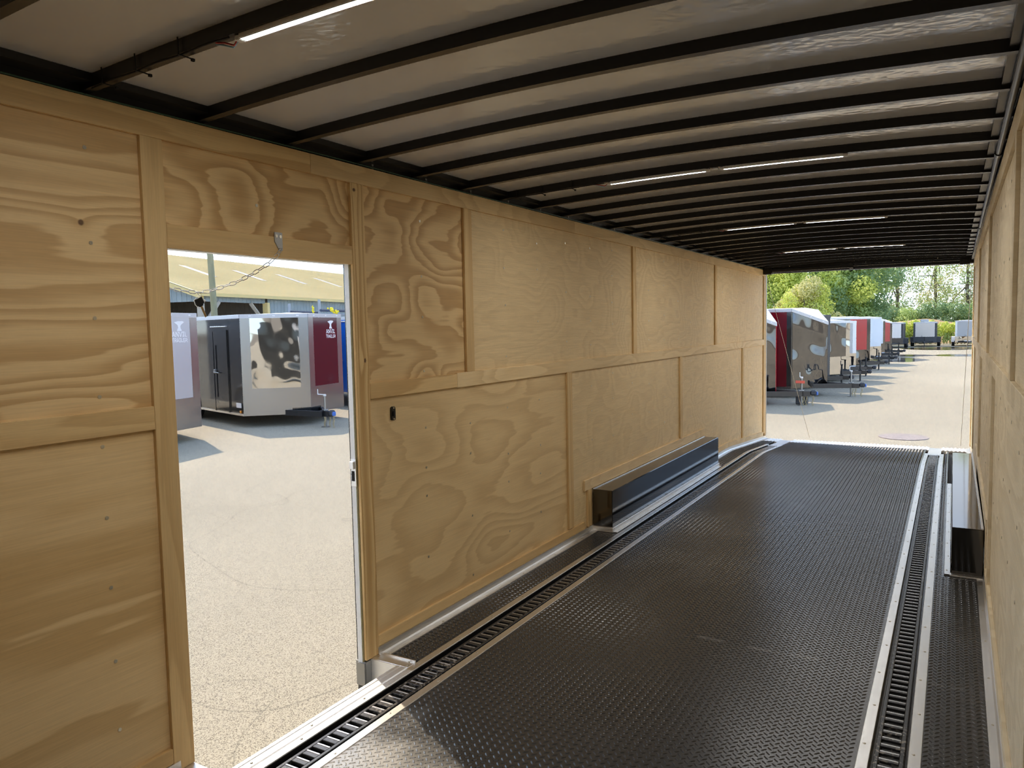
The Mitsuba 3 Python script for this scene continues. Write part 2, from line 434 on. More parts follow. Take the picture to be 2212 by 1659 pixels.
for i, (x0, x1, y0, y1, lab) in enumerate(STRIPS):
    k = f'trim_{i + 1}'
    b = 0.0012
    add(k + '__bar', sweep([(x0, -0.03), (x1, -0.03), (x1, 0.0022), (x1 - b, 0.0034), (x0 + b, 0.0034), (x0, 0.0022)], y0, y1), 'mat_aluminium')
    tag(k, lab, 'trim', kind='structure')
    ys = np.arange(max(y0 + 0.08, 0.98), y1, 0.319)
    for j, y in enumerate(ys):
        add(num(k + '__screw'), FLOOR_SCREW, None, to_world=place((x0 + x1) / 2 + (0.003 if j % 2 else -0.004), float(y), 0.0036 + float(fz(y))))

# wall angles at the foot of both side walls
for i, (sx, y0, y1, lab) in enumerate(((1, 2.655, YR, 'aluminium angle at the foot of the left plywood wall, from the door to the rear'),
                                       (1, YF, 1.60, 'aluminium angle at the foot of the left wall before the side door'),
                                       (-1, YF, YR, 'aluminium angle at the foot of the right plywood wall'))):
    k = f'trim_{7 + i}'
    if sx > 0:
        pf = [(0.0, -0.03), (0.045, -0.03), (0.045, 0.003), (0.012, 0.005), (0.006, 0.012), (0.004, 0.041), (0.0, 0.041)]
        m = sweep(pf, y0, y1)
        xs = 0.032
    else:
        pf = [(2.43, -0.03), (2.52, -0.03), (2.52, 0.041), (2.467, 0.041), (2.464, 0.012), (2.458, 0.005), (2.43, 0.003)]
        m = sweep(pf, y0, y1)
        m.vertices[:, 0] += 0.0042 * m.vertices[:, 1]
        xs = 2.447
    add(k + '__angle', m, 'mat_aluminium')
    tag(k, lab, 'trim', kind='structure')
    for y in np.arange(max(y0 + 0.05, 1.1), y1, 0.43):
        add(num(k + '__screw'), FLOOR_SCREW, None, to_world=place(xs + (0.0042 * y if sx < 0 else 0), float(y), 0.0045 + float(fz(y))))

# cargo tracks (slotted rails)
PITCH = 0.0518


def cargo_track(xc, label, phase, plate):
    k = num('cargo_track')
    y0, y1 = 0.9, 10.15
    wd = 0.140
    add(k + '__channel', cat(sweep(rect(xc - wd / 2, xc + wd / 2, -0.034, -0.028), YF, y1),
                             sweep(rect(xc - wd / 2, xc - wd / 2 + 0.004, -0.03, -0.001), YF, y1),
                             sweep(rect(xc + wd / 2 - 0.004, xc + wd / 2, -0.03, -0.001), YF, y1)), 'mat_black_paint')
    for s in (-1, 1):
        e0, e1 = xc + s * 0.032, xc + s * 0.047
        x0, x1 = min(e0, e1), max(e0, e1)
        add(num(k + '__rail'), sweep([(x0, -0.026), (x1, -0.026), (x1, -0.010), (x1 - 0.002, -0.008), (x0 + 0.002, -0.008), (x0, -0.010)], YF, y1), 'mat_track_black')
    BAR = mikit.ply(cbox(-0.0325, 0.0325, 0.0085 - plate, 0.0085, -0.0115, 0.0, 0.0018), 'mat_track_black')
    LIP = mikit.ply(cbox(-0.0315, 0.0315, 0.0085, 0.0165, -0.012, 0.0012, 0.0010), 'mat_track_bar')
    for y in np.arange(y0 + phase, y1 - 0.03, PITCH):
        tw_ = T().translate([xc, float(y), -0.0085 + float(fz(y))])
        cb = add(num(k + '__crossbar'), BAR, None, to_world=tw_)
        add(cb + '__lip', LIP, None, to_world=tw_)
    end = sweep(rect(xc - wd / 2, xc + wd / 2, -0.03, -0.012), y1, YR - 0.02)
    add(k + '__end_plate', end, 'mat_aluminium', 'bare aluminium end plate')
    tag(k, label, 'cargo track')


cargo_track(0.313, 'slotted black cargo track in the floor along the left side, past the side door', 0.025, 0.021)
cargo_track(2.138, 'slotted steel cargo track in the floor along the right side, beside the right wheel box', 0.012, 0.011)

# rear ribbed aluminium sill
ribs = []
for x0, x1 in ((0.05, 0.24), (0.386, 2.07), (2.206, 2.49)):
    ribs.append(sweep(rect(x0, x1, -0.03, -0.004), MATEND, YR))
    for x in np.arange(x0 + 0.01, x1 - 0.02, 0.044):
        ribs.append(sweep([(x, -0.004), (x + 0.026, -0.004), (x + 0.022, 0.004), (x + 0.004, 0.004)], MATEND + 0.01, YR - 0.004))
add('trim_10', cat(*ribs), 'mat_aluminium_bright', 'ribbed aluminium sill across the rear opening', 'trim', kind='structure')

# side-door threshold: step well notch, sill rails and corner plate
sill = cat(sweep([(0.148, -0.05), (0.205, -0.05), (0.205, 0.000), (0.200, 0.004), (0.172, 0.004), (0.170, 0.001), (0.166, 0.001), (0.164, 0.004), (0.148, 0.004)], 1.5, 2.668),
           box(0.146, 0.150, 1.66, 2.612, -0.10, 0.003))
add('trim_11__sill', sill, 'mat_aluminium_bright')
add('trim_11__inner_rail', sweep([(0.209, -0.03), (0.245, -0.03), (0.245, 0.0025), (0.243, 0.004), (0.211, 0.004), (0.209, 0.0025)], YF, 2.60), 'mat_aluminium_bright')
add('trim_11__corner_plate', cat(cbox(-0.02, 0.208, 2.612, 2.672, -0.01, 0.005, 0.0015), cbox(-0.018, 0.206, 2.668, 2.676, 0.0, 0.013, 0.001)), 'mat_aluminium')
add('trim_11__step_side', box(-0.04, 0.150, 2.608, 2.613, -0.115, 0.003), 'mat_aluminium_bright')
add('trim_11__front_plate', cat(cbox(-0.02, 0.208, 1.585, 1.655, -0.01, 0.005, 0.0015), box(-0.04, 0.150, 1.652, 1.657, -0.115, 0.003)), 'mat_aluminium')
tag('trim_11', 'bare aluminium threshold with a small step notch at the open side door', 'threshold', kind='structure')
for q in ((0.178, 2.66), (0.02, 2.64), (0.195, 2.63), (0.187, 2.04), (0.225, 2.30), (0.225, 1.95), (0.185, 1.75)):
    add(num('trim_11__screw'), FLOOR_SCREW, None, to_world=place(*q, 0.006))

# ------------------------------------------------------------------ our trailer: left wall
TH = 0.015
DY0, DY1, DZ1 = 1.659, 2.565, 1.817


def sheet(wall, y0, y1, z0, z1, mat):
    k = num(wall + '__plywood_panel')
    if wall == 'wall_left':
        m = box(-0.030, -TH, y0, y1, z0, z1)
    else:
        m = box(0, 0.015, y0, y1, z0, z1)
        m.vertices[:, 0] += xw(m.vertices[:, 1]) + TH
    return add(k, m, mat)


def batten(wall, y0, y1, z0, z1, mat, b=0.0012, x1=0.0):
    k = num(wall + '__batten')
    m = cbox(-TH, x1, y0, y1, z0, z1, b)
    if wall == 'wall_right':
        m.vertices[:, 0] = -m.vertices[:, 0]
        m.invert()
        m.vertices[:, 0] += xw(m.vertices[:, 1])
    return add(k, m, mat)


skin = [box(-0.075, -0.030, YF, DY0 - 0.005, -0.25, 2.30), box(-0.075, -0.030, DY1 + 0.03, 11.25, -0.25, 2.30), box(-0.075, -0.030, DY0 - 0.005, DY1 + 0.03, DZ1 + 0.015, 2.30)]
add('wall_left__outer_skin', cat(*skin), 'mat_gloss_black', 'glossy black outer skin')
p0 = sheet('wall_left', YF, 1.62, 1.246, 2.256, 'mat_ply_broad')
p1 = sheet('wall_left', YF, 1.62, 0.02, 1.246, 'mat_ply_faint')
p2 = sheet('wall_left', 1.66, 2.595, 1.83, 2.256, 'mat_ply_swirl')
p3 = sheet('wall_left', 2.62, 3.50, 1.246, 2.256, 'mat_ply_swirl')
p4 = sheet('wall_left', 2.62, 4.75, 0.02, 1.246, 'mat_ply_swirl_soft')
p5 = sheet('wall_left', 3.50, 6.02, 1.246, 2.256, 'mat_ply_pale')
p6 = sheet('wall_left', 4.75, 7.27, 0.0, 1.246, 'mat_ply_pale')
p7 = sheet('wall_left', 6.02, 8.54, 1.246, 2.256, 'mat_ply_pale')
p8 = sheet('wall_left', 7.27, 9.82, -0.06, 1.246, 'mat_ply_pale')
p9 = sheet('wall_left', 8.54, 11.2, 1.246, 2.256, 'mat_ply_pale')
p10 = sheet('wall_left', 9.82, 11.2, -0.16, 1.246, 'mat_ply_pale')
# top band, middle band
batten('wall_left', YF, 2.341, 2.175, 2.256, 'mat_batten_along')
batten('wall_left', 2.342, 4.868, 2.175, 2.256, 'mat_ply_swirl_soft')
batten('wall_left', 4.870, 7.9, 2.175, 2.256, 'mat_batten_pale')
batten('wall_left', 7.901, 11.18, 2.175, 2.256, 'mat_batten_pale')
batten('wall_left', YF, 1.5765, 1.207, 1.2855, 'mat_batten_along')
batten('wall_left', 2.666, 3.371, 1.209, 1.282, 'mat_batten_along')
batten('wall_left', 3.372, 6.4, 1.206, 1.286, 'mat_batten_pale')
batten('wall_left', 6.401, 11.10, 1.206, 1.286, 'mat_batten_pale')
# verticals
batten('wall_left', 1.577, 1.6585, 0.006, 2.1748, 'mat_batten_up')
st = cbox(-TH, 0.0, 2.5765, 2.664, 0.006, 2.1748, 0.0012)
k = num('wall_left__batten')
add(k, st, 'mat_pine_stud', 'knotty pine board beside the door')
batten('wall_left', DY0, 2.5755, DZ1, 1.897, 'mat_batten_along')
for y0, y1, z0, z1 in ((3.470, 3.548, 1.2865, 2.1745), (5.988, 6.062, 1.2865, 2.1745), (8.512, 8.588, 1.2865, 2.1745), (11.03, 11.10, 1.2865, 2.1745),
                       (4.717, 4.795, 0.10, 1.2055), (7.235, 7.312, 0.405, 1.2055), (9.790, 9.868, 0.05, 1.2055), (11.03, 11.18, -0.05, 1.2055)):
    batten('wall_left', y0, y1, z0, z1, 'mat_batten_up')
batten('wall_left', 11.105, 11.185, -0.09, 2.174, 'mat_batten_up')
# foot band and the frame over the wheel box
for y0, y1 in ((YF, 1.576), (2.6645, 4.98)):
    batten('wall_left', y0, y1, 0.0415, 0.094, 'mat_batten_along')
batten('wall_left', 4.985, 8.10, 0.318, 0.395, 'mat_batten_pale')
batten('wall_left', 5.035, 5.105, 0.042, 0.317, 'mat_batten_up')
foot = cbox(-TH, 0, 8.12, 11.02, 0.042, 0.10, 0.001)
foot = sweep(rect(-TH, 0.0, 0.0415, 0.10), 8.12, 11.02)
add(num('wall_left__batten'), foot, 'mat_batten_pale')
tag('wall_left', 'long left wall of unpainted plywood panels joined by flat battens, with the open side door', 'wall', kind='structure')

WSCREW = trimesh.creation.cylinder(radius=0.0062, height=0.002, sections=10)
WS = mikit.ply(cat(WSCREW, box(-0.004, 0.004, -0.0008, 0.0008, 0.0008, 0.0013), box(-0.0008, 0.0008, -0.004, 0.004, 0.0008, 0.0013)), 'mat_screw')
PANELS = [(p0, YF, 1.58, 1.29, 2.17), (p1, YF, 1.58, 0.1, 1.2), (p2, 1.66, 2.56, 1.9, 2.17), (p3, 2.67, 3.47, 1.29, 2.17), (p4, 2.67, 4.71, 0.1, 1.2), (p5, 3.55, 5.98, 1.29, 2.17), (p6, 4.8, 7.23, 0.4, 1.2),
          (p7, 6.07, 8.5, 1.29, 2.17), (p8, 7.32, 9.78, 0.41, 1.2), (p9, 8.6, 11.0, 1.29, 2.17), (p10, 9.88, 11.0, 0.12, 1.2)]
r2 = np.random.default_rng(3)
SP = [(1.40, z) for z in (2.102, 1.579, 1.332, 1.174, 0.945, 0.718, 0.475, 0.246)] + [(1.402, 1.812), (2.062, 2.01)]
cols = [0.99, 0.58, 3.092] + [3.504 + 0.4125 * i for i in range(18)]
for yc in cols:
    z = 2.08
    while z > 0.15:
        SP.append((yc + r2.uniform(-0.006, 0.006), z + r2.uniform(-0.03, 0.03)))
        z -= r2.choice([0.19, 0.26, 0.30, 0.34])
for (yc, z) in SP:
    for (pk, a, b, c, d) in PANELS:
        if a + 0.02 < yc < b - 0.02 and c + 0.015 < z < d - 0.015 and not (4.97 < yc < 8.12 and z < 0.41):
            add(num(pk + '__screw'), WS, None, to_world=T().translate([-TH + 0.0008, float(yc), float(z)]).rotate([0, 1, 0], 90).rotate([0, 0, 1], float(r2.uniform(0, 90))))

# the side door's frame
add('door_1__frame', cat(box(-0.048, -0.0225, 2.571, 2.610, -0.10, DZ1 + 0.05), box(-0.105, -0.062, 1.62, 2.60, DZ1 + 0.004, DZ1 + 0.05), box(-0.105, -0.062, 1.60, 1.652, -0.10, DZ1 + 0.05)), 'mat_white_paint', 'white metal door frame')
add('door_1__seal', cat(box(-0.0223, -0.0160, 2.574, 2.60, 0.0, DZ1), box(-0.0615, -0.034, 1.62, 2.60, DZ1 + 0.008, DZ1 + 0.03)), 'mat_olive_seal', 'olive weather strip')
add('door_1__gap_liner', cat(box(-0.0160, -0.0151, 2.582, 2.60, 0.0, DZ1 + 0.01)), 'mat_black_matte')
add('door_1__post_foot', cat(box(-0.062, -0.002, 2.572, 2.607, -0.115, 0.0), box(-0.045, -0.006, 2.564, 2.573, -0.11, -0.004)), 'mat_zinc', 'galvanised post foot')
add('door_1__strike_plate', cat(cbox(-0.046, -0.016, 2.566, 2.5705, 0.82, 0.945, 0.001), cbox(-0.046, -0.022, 2.556, 2.566, 0.90, 0.935, 0.002)), 'mat_aluminium_bright', 'silver strike plate')
add('door_1__strike_pocket', box(-0.040, -0.026, 2.563, 2.566, 0.845, 0.89), 'mat_black_matte')
tag('door_1', 'open side doorway in the left wall with a white metal frame', 'doorway', kind='structure')
# the door leaf, swung open outside
leaf_t = T().translate([-0.115, 1.592, 0]).rotate([0, 0, 1], 190)
add('side_door__panel', cbox(0.0, 0.86, -0.04, 0.0, -0.02, DZ1, 0.004), 'mat_white_paint', to_world=leaf_t)
add('side_door__frame', cat(box(-0.01, 0.02, -0.045, 0.005, -0.02, DZ1), box(0.84, 0.87, -0.045, 0.005, -0.02, DZ1), box(0, 0.86, -0.045, 0.005, DZ1 - 0.03, DZ1)), 'mat_aluminium', to_world=leaf_t)
tag('side_door', 'white door leaf swung open outside the left wall', 'door')

# chain, bracket and key
sh = Polygon([(2.129, 1.915), (2.168, 1.915), (2.168, 1.845), (2.152, 1.843), (2.129, 1.878)])
br = trimesh.creation.extrude_polygon(sh, 0.004, engine='earcut')
br.vertices = br.vertices[:, [2, 0, 1]]
add('chain_bracket__plate', br, 'mat_zinc')
for q in ((2.138, 1.900), (2.158, 1.899)):
    add(num('chain_bracket__screw'), WS, None, to_world=T().translate([0.0045, *q]).rotate([0, 1, 0], 90))
tag('chain_bracket', 'small zinc bracket screwed to the header board above the side door', 'bracket')
CH = np.array([(0.010, 2.156, 1.853), (0.004, 2.137, 1.825), (-0.010, 2.105, 1.791), (-0.026, 2.039, 1.749), (-0.041, 1.971, 1.715), (-0.054, 1.917, 1.696), (-0.065, 1.870, 1.680),
               (-0.074, 1.835, 1.674), (-0.082, 1.800, 1.676), (-0.097, 1.734, 1.685), (-0.118, 1.645, 1.70)])
seg = np.r_[0, np.cumsum(np.linalg.norm(np.diff(CH, axis=0), axis=1))]
LINK = 0.0268
nl = int(seg[-1] / LINK)
a = np.linspace(0, 2 * np.pi, 17)[:-1]
hl, hw = 0.0118, 0.0062
lk = np.stack([np.where(np.cos(a) > 0, 1, -1) * hl * 0.55 + np.cos(a) * hl * 0.6, np.sin(a) * hw, a * 0], 1)
LINKD = mikit.ply(tube(lk, 0.0016, 6, closed=True), 'mat_chain', smooth=True)
for i in range(nl):
    s = (i + 0.5) * LINK
    c = np.array([np.interp(s, seg, CH[:, j]) for j in range(3)])
    c2 = np.array([np.interp(s + 0.01, seg, CH[:, j]) for j in range(3)])
    d = c2 - c
    d /= np.linalg.norm(d) + 1e-9
    n1 = np.cross(d, [1, 0, 0])
    n1 /= np.linalg.norm(n1)
    n2 = np.cross(d, n1)
    ang = math.radians(20 if i % 2 else 75)
    e1 = n1 * math.cos(ang) + n2 * math.sin(ang)
    e2 = np.cross(d, e1)
    M = np.eye(4)
    M[:3, 0], M[:3, 1], M[:3, 2], M[:3, 3] = d, e1, e2, c
    add(num('door_chain__link'), LINKD, None, to_world=T(M.tolist()))
tag('door_chain', 'thin zinc door chain hanging in a sag from the header bracket across the side doorway', 'chain')
# key: seen at about (433, 655) on the plane of the chain
kc = np.array([-0.076, 1.832, 1.640])
kd = np.array([0.0, 0.42, -0.91])   # blade direction
ks = np.array([0.0, 0.91, 0.42])
KM = np.eye(4)
KM[:3, 0], KM[:3, 1], KM[:3, 2], KM[:3, 3] = ks, -kd, np.cross(ks, -kd), kc
KT = T(KM.tolist())
add('key__head', cat(cbox(-0.0165, 0.0165, -0.012, 0.014, -0.004, 0.004, 0.002), cbox(-0.009, 0.009, -0.017, -0.010, -0.0035, 0.0035, 0.001)), 'mat_black_matte', 'black plastic head', to_world=KT)
add('key__blade', cbox(-0.0045, 0.0045, -0.060, -0.016, -0.001, 0.001, 0.0006), 'mat_brass', 'brown metal blade', to_world=KT)
add('key__ring', cat(tube([(-0.019, 0.014, 0), (-0.021, -0.002, 0), (-0.013, -0.019, 0), (-0.008, -0.02, 0)], 0.0012, 6), tube([(-0.019, 0.014, 0), (0, 0.020, 0), (0.014, 0.020, 0), (0.020, 0.0, 0), (0.021, -0.01, 0)], 0.0012, 6),
                     cbox(0.018, 0.026, -0.008, -0.002, -0.003, 0.003, 0.001)), 'mat_white_plastic', 'pale plastic tie around the head', to_world=KT)
add('key__tie', tube([(0.010, 0.018, 0), (0.007, 0.030, 0.001), (0.003, 0.040, 0)], 0.0014, 6), 'mat_white_plastic', to_world=KT)
tag('key', 'key with a black plastic head hanging by a white tie from the door chain', 'key')

# switch
rr = np.linspace(0, 2 * np.pi, 33)[:-1]
prof = Polygon(np.stack([0.0148 * np.sign(np.cos(rr)) * np.abs(np.cos(rr)) ** 0.55, 0.033 * np.sign(np.sin(rr)) * np.abs(np.sin(rr)) ** 0.4], 1))
pm = trimesh.creation.extrude_polygon(prof, 0.010, engine='earcut')
pm.vertices = pm.vertices[:, [2, 0, 1]] + [-TH, 2.832, 1.125]
add('light_switch__plate', pm, 'mat_black_paint', smooth=30)
add('light_switch__rocker', cbox(-0.006, 0.002, 2.825, 2.839, 1.112, 1.136, 0.002), 'mat_black_matte', 'black rocker')
for z in (1.151, 1.099):
    add(num('light_switch__screw'), WS, None, to_world=T().translate([-0.0035, 2.832, z]).rotate([0, 1, 0], 90).scale([0.7, 0.7, 1]))
tag('light_switch', 'small black oval rocker switch screwed to the plywood beside the side door', 'switch')

# ------------------------------------------------------------------ right wall
sk = box(0, 0.045, YF, 11.25, -0.25, 2.30)
sk.vertices[:, 0] += xw(sk.vertices[:, 1]) + 0.030
add('wall_right__outer_skin', sk, 'mat_gloss_black', 'glossy black outer skin')
R_UP = [YF, 0.68, 3.20, 5.72, 8.28, 11.2]
R_LO = [YF, 2.23, 4.75, 7.20, 9.70, 11.2]
RP = []
for a0, a1 in zip(R_UP[:-1], R_UP[1:]):
    RP.append((sheet('wall_right', a0, a1, 1.260, 2.250, 'mat_ply_right'), a0 + 0.09, a1 - 0.05, 1.32, 2.14))
for a0, a1 in zip(R_LO[:-1], R_LO[1:]):
    RP.append((sheet('wall_right', a0, a1, -0.16 if a1 > 9.5 else 0.0, 1.260, 'mat_ply_right'), a0 + 0.09, a1 - 0.05, 0.40, 1.2))
for a0, a1 in ((YF, 3.10), (3.101, 5.65), (5.651, 11.18)):
    batten('wall_right', a0, a1, 2.160, 2.250, 'mat_ply_right')
for a0, a1 in ((YF, 4.52), (4.521, 7.6), (7.601, 11.10)):
    batten('wall_right', a0, a1, 1.222, 1.302, 'mat_ply_right')
for y in R_UP[1:-1] + [11.03]:
    batten('wall_right', y - 0.035, y + 0.045, 1.3025, 2.1595, 'mat_ply_right')
for y in R_LO[1:-1]:
    batten('wall_right', y - 0.035, y + 0.045, 0.40 if 5 < y < 8 else 0.095, 1.2215, 'mat_ply_right')
batten('wall_right', 11.105, 11.185, -0.09, 2.159, 'mat_ply_right')
batten('wall_right', YF, 5.02, 0.0415, 0.094, 'mat_ply_right')
batten('wall_right', 5.03, 8.10, 0.300, 0.375, 'mat_ply_right')
batten('wall_right', 5.04, 5.11, 0.042, 0.299, 'mat_ply_right')
for yc in [1.2 + 0.4125 * i for i in range(24)]:
    for z in (2.05, 1.75, 1.44, 1.12, 0.86, 0.60):
        z = z + r2.uniform(-0.04, 0.04)
        for (pk, a, b, c, d) in RP:
            if a < yc < b and c < z < d:
                add(num(pk + '__screw'), WS, None, to_world=T().translate([float(xw(yc)) + TH - 0.0008, float(yc), float(z)]).rotate([0, 1, 0], 90))
tag('wall_right', 'long right wall of greyish plywood panels and flat battens close to the camera', 'wall', kind='structure')
add('wall_front__plywood_panel', box(-0.03, 2.5, YF - 0.02, YF, -0.05, 2.33), 'mat_ply_pale')
add('wall_front__outer_skin', box(-0.07, 2.54, YF - 0.06, YF - 0.02, -0.25, 2.33), 'mat_gloss_black')
tag('wall_front', 'closed plywood front wall of the trailer behind the camera', 'wall', kind='structure')

# ------------------------------------------------------------------ ceiling
def zc(x):
    x = np.asarray(x, float)
    return 2.306 + 0.035 * (1 - ((x - 1.26) / 1.26) ** 2)


xs = np.linspace(-0.03, 2.54, 33)
top = [(x, float(zc(x))) for x in xs]
pf = top + [(x, z + 0.012) for x, z in top[::-1]]
add('ceiling__sheet', sweep(pf, YF, 11.22, bend=False), 'mat_ceiling', 'glossy white sheet metal', smooth=20)
pf2 = [(x, z + 0.02) for x, z in top] + [(x, z + 0.035) for x, z in top[::-1]]
pf2[0], pf2[-1] = (-0.075, 2.31), (-0.075, 2.345)
add('ceiling__roof_skin', sweep(pf2, YF - 0.06, 11.25, bend=False), 'mat_white_paint')
bx = np.linspace(-0.02, 2.51, 29)
bh = 0.038
bw = 0.031
bp = [(x, float(zc(x))) for x in bx]
bpf = bp + [(x, z - bh) for x, z in bp[::-1]]


def bow_mesh():
    m = sweep(bpf, 0.0, bw, bend=False)
    return m


BOW = mikit.ply(bow_mesh(), 'mat_black_paint')
BOWY = [1.393 + 0.41 * i for i in range(-7, 24)]
for y in BOWY:
    add(num('ceiling__bow'), BOW, None, to_world=T().translate([0, y, 0]))
for key, x0, x1, xl in (('ceiling__rail', -0.06, 0.058, -0.012),):
    add(num(key), cat(sweep(rect(-0.06, 0.058, 2.286, 2.312), YF, 11.2, bend=False), sweep(rect(-0.06, -0.012, 2.25, 2.29), YF, 11.2, bend=False)), 'mat_black_paint', 'black steel edge rail')
mr = cat(sweep(rect(2.425, 2.53, 2.283, 2.315), YF, 11.2, bend=False), sweep(rect(2.482, 2.53, 2.245, 2.29), YF, 11.2, bend=False))
add(num('ceiling__rail'), mr, 'mat_black_paint', 'black steel edge rail')
CLIP = mikit.ply(cat(cbox(-0.0125, -0.009, -0.006, 0.006, 2.260, 2.268, 0.0005), cbox(-0.0125, -0.009, -0.006, 0.006, 2.272, 2.282, 0.0005)), 'mat_zinc')
for y in BOWY[10:]:
    add(num('ceiling__clip'), CLIP, None, to_world=T().translate([0, y + 0.12, 0]))
tag('ceiling', 'glossy white sheet ceiling crossed by many black steel bows', 'ceiling', kind='structure')
wp = [(-0.002, y, 2.262 + 0.002 * math.sin(y * 3.1)) for y in np.linspace(YF + 0.1, 11.0, 90)]
add('roof_cable', tube(wp, 0.0028, 6), 'mat_green_wire', 'thin dark green cable running along the black rail above the left plywood wall', 'cable')
cp = [(xw(y) - 0.016, y, 2.266) for y in np.linspace(YF + 0.1, 11.0, 20)]
add('conduit__pipe', tube(cp, 0.013, 10), 'mat_black_paint', smooth=True)
for y in (4.15, 7.4):
    add(num('conduit__coupling'), cyl((xw(y) - 0.016, y - 0.03, 2.266), (xw(y) - 0.016, y + 0.03, 2.266), 0.017, 12), 'mat_black_paint', smooth=30)
tag('conduit', 'black cable conduit running along the top of the right wall', 'conduit')

# ceiling lights
SEGS = ((0.695, 1.205), (1.300, 1.845))
LPLACE = {0: 'nearest to the camera, on the bow above the side door', 6: 'second from the camera, halfway to the rear opening', 12: 'third from the camera, on the rear half of the ceiling', 18: 'farthest, closest to the rear opening'}
for i in (0, 6, 12, 18):
    k = num('ceiling_light')
    y = 1.393 + 0.41 * i + 0.020
    zb = lambda x: float(zc(x)) - bh
    for x0, x1 in SEGS:
        n = 9
        px = np.linspace(x0, x1, n)
        ring = [(-0.0100, -0.0112), (-0.004, -0.0114), (0.004, -0.0114), (0.0100, -0.0112)]
        v, f = [], []
        for x in px:
            v += [(x, y + dy, zb(x) - 0.002 + dz) for dy, dz in ring]
        R_ = len(ring)
        for a in range(n - 1):
            for b in range(R_ - 1):
                p, q = a * R_ + b, a * R_ + b + 1
                f += [(p, q, q + R_), (p, q + R_, p + R_)]
        for b in range(1, R_ - 1):
            f += [(0, b + 1, b), ((n - 1) * R_, (n - 1) * R_ + b, (n - 1) * R_ + b + 1)]
        m = trimesh.Trimesh(np.array(v), np.array(f), process=False)
        if m.face_normals[1][2] > 0:
            m.invert()
        add(num(k + '__diffuser'), m, 'mat_white_plastic', emitter={'type': 'area', 'radiance': {'type': 'rgb', 'value': [LAMP * 1.0, LAMP * 0.97, LAMP * 0.93]}})
        hr = [(-0.0125, 0.001), (-0.0125, -0.0105), (0.0125, -0.0105), (0.0125, 0.001)]
        hx = np.linspace(x0 - 0.004, x1 + 0.004, n)
        hv = np.array([(x, y + dy, zb(x) - 0.0005 + dz) for x in hx for dy, dz in hr])
        hf = []
        for a in range(n - 1):
            for b in range(4):
                p, q = a * 4 + b, a * 4 + (b + 1) % 4
                hf += [(p, q + 4, q), (p, p + 4, q + 4)]
        hf += [(0, 1, 2), (0, 2, 3), ((n - 1) * 4, (n - 1) * 4 + 2, (n - 1) * 4 + 1), ((n - 1) * 4, (n - 1) * 4 + 3, (n - 1) * 4 + 2)]
        add(num(k + '__housing'), trimesh.Trimesh(hv, np.array(hf), process=False), 'mat_lamp_body')
        for xe in (x0 - 0.022, x1 + 0.003):
            add(num(k + '__end_cap'), cbox(xe, xe + 0.019, y - 0.012, y + 0.012, zb(xe) - 0.014, zb(xe) - 0.001, 0.002), 'mat_lamp_body')
    xa = 0.672
    add(k + '__wire', tube([(xa, y, zb(xa) - 0.006), (xa - 0.02, y + 0.006, zb(xa) - 0.016), (xa - 0.045, y - 0.004, zb(xa) - 0.008), (xa - 0.07, y - 0.012, zb(xa) - 0.005)], 0.0022, 6), 'mat_red_wire', 'red wire')
    add(k + '__wire_001', tube([(xa, y + 0.004, zb(xa) - 0.008), (xa - 0.03, y + 0.012, zb(xa) - 0.018), (xa - 0.055, y + 0.004, zb(xa) - 0.010), (xa - 0.08, y - 0.004, zb(xa) - 0.004)], 0.0024, 6), 'mat_blue_wire', 'pale blue wire')
    add(k + '__cable', tube([(xx, y - 0.02 + 0.003 * math.sin(xx * 30), zb(xx) - 0.004) for xx in np.linspace(0.05, 0.66, 20)], 0.003, 6), 'mat_black_matte')
    for xt in (0.12, 0.28, 0.47):
        zt = zb(xt)
        add(num(k + '__cable_tie'), cat(box(xt - 0.002, xt + 0.002, y - 0.030, y + 0.016, zt - 0.009, zt - 0.0065), box(xt - 0.002, xt + 0.002, y - 0.030, y - 0.0275, zt - 0.009, zt + bh), cbox(xt - 0.004, xt + 0.004, y + 0.012, y + 0.022, zt - 0.014, zt - 0.006, 0.001)), 'mat_black_matte')
    add(k + '__connector', cat(box(1.235, 1.268, y - 0.01, y + 0.01, zb(1.25) - 0.008, zb(1.25) - 0.001)), 'mat_white_plastic')
    tag(k, 'white LED strip light, ' + LPLACE[i], 'ceiling light', 'LED strip lights under the ceiling bows')

# ------------------------------------------------------------------ wheel boxes
def wheel_box(name, x0, x1, y0, y1, z1, lab, side):
    m = cbox(x0, x1, y0, y1, 0.004, z1, 0.004)
    add(name + '__cover', m, 'mat_smoked_mirror')
    fl = 0.012
    if side > 0:
        add(name + '__flange', cat(cbox(x0, x1 + fl, y0 - 0.022, y0 - 0.0005, 0.0, 0.036, 0.002), cbox(x1 + 0.0005, x1 + fl, y0, y1, 0.0, 0.036, 0.002)), 'mat_aluminium_bright', 'aluminium foot flange')
        add(name + '__wall_bead', box(x0, x0 + 0.006, y0, y1, z1, z1 + 0.006), 'mat_aluminium_bright', 'bright bead at the wall')
    else:
        add(name + '__flange', cat(cbox(x0 - 0.006, x1, y0 - 0.05, y0 - 0.0005, 0.0, 0.012, 0.002)), 'mat_aluminium', 'aluminium foot flange')
        add(name + '__wall_bead', box(x1 - 0.012, x1, y0, y1, z1, z1 + 0.008), 'mat_aluminium_bright', 'bright bead at the wall')
    for yy in np.linspace(y0 + 0.3, y1 - 0.3, 6):
        add(num(name + '__rivet'), FLOOR_SCREW, None, to_world=place(x1 + fl * 0.5 if side > 0 else x0 - 0.003, float(yy), 0.037 if side > 0 else 0.012))
    tag(name, lab, 'wheel box')


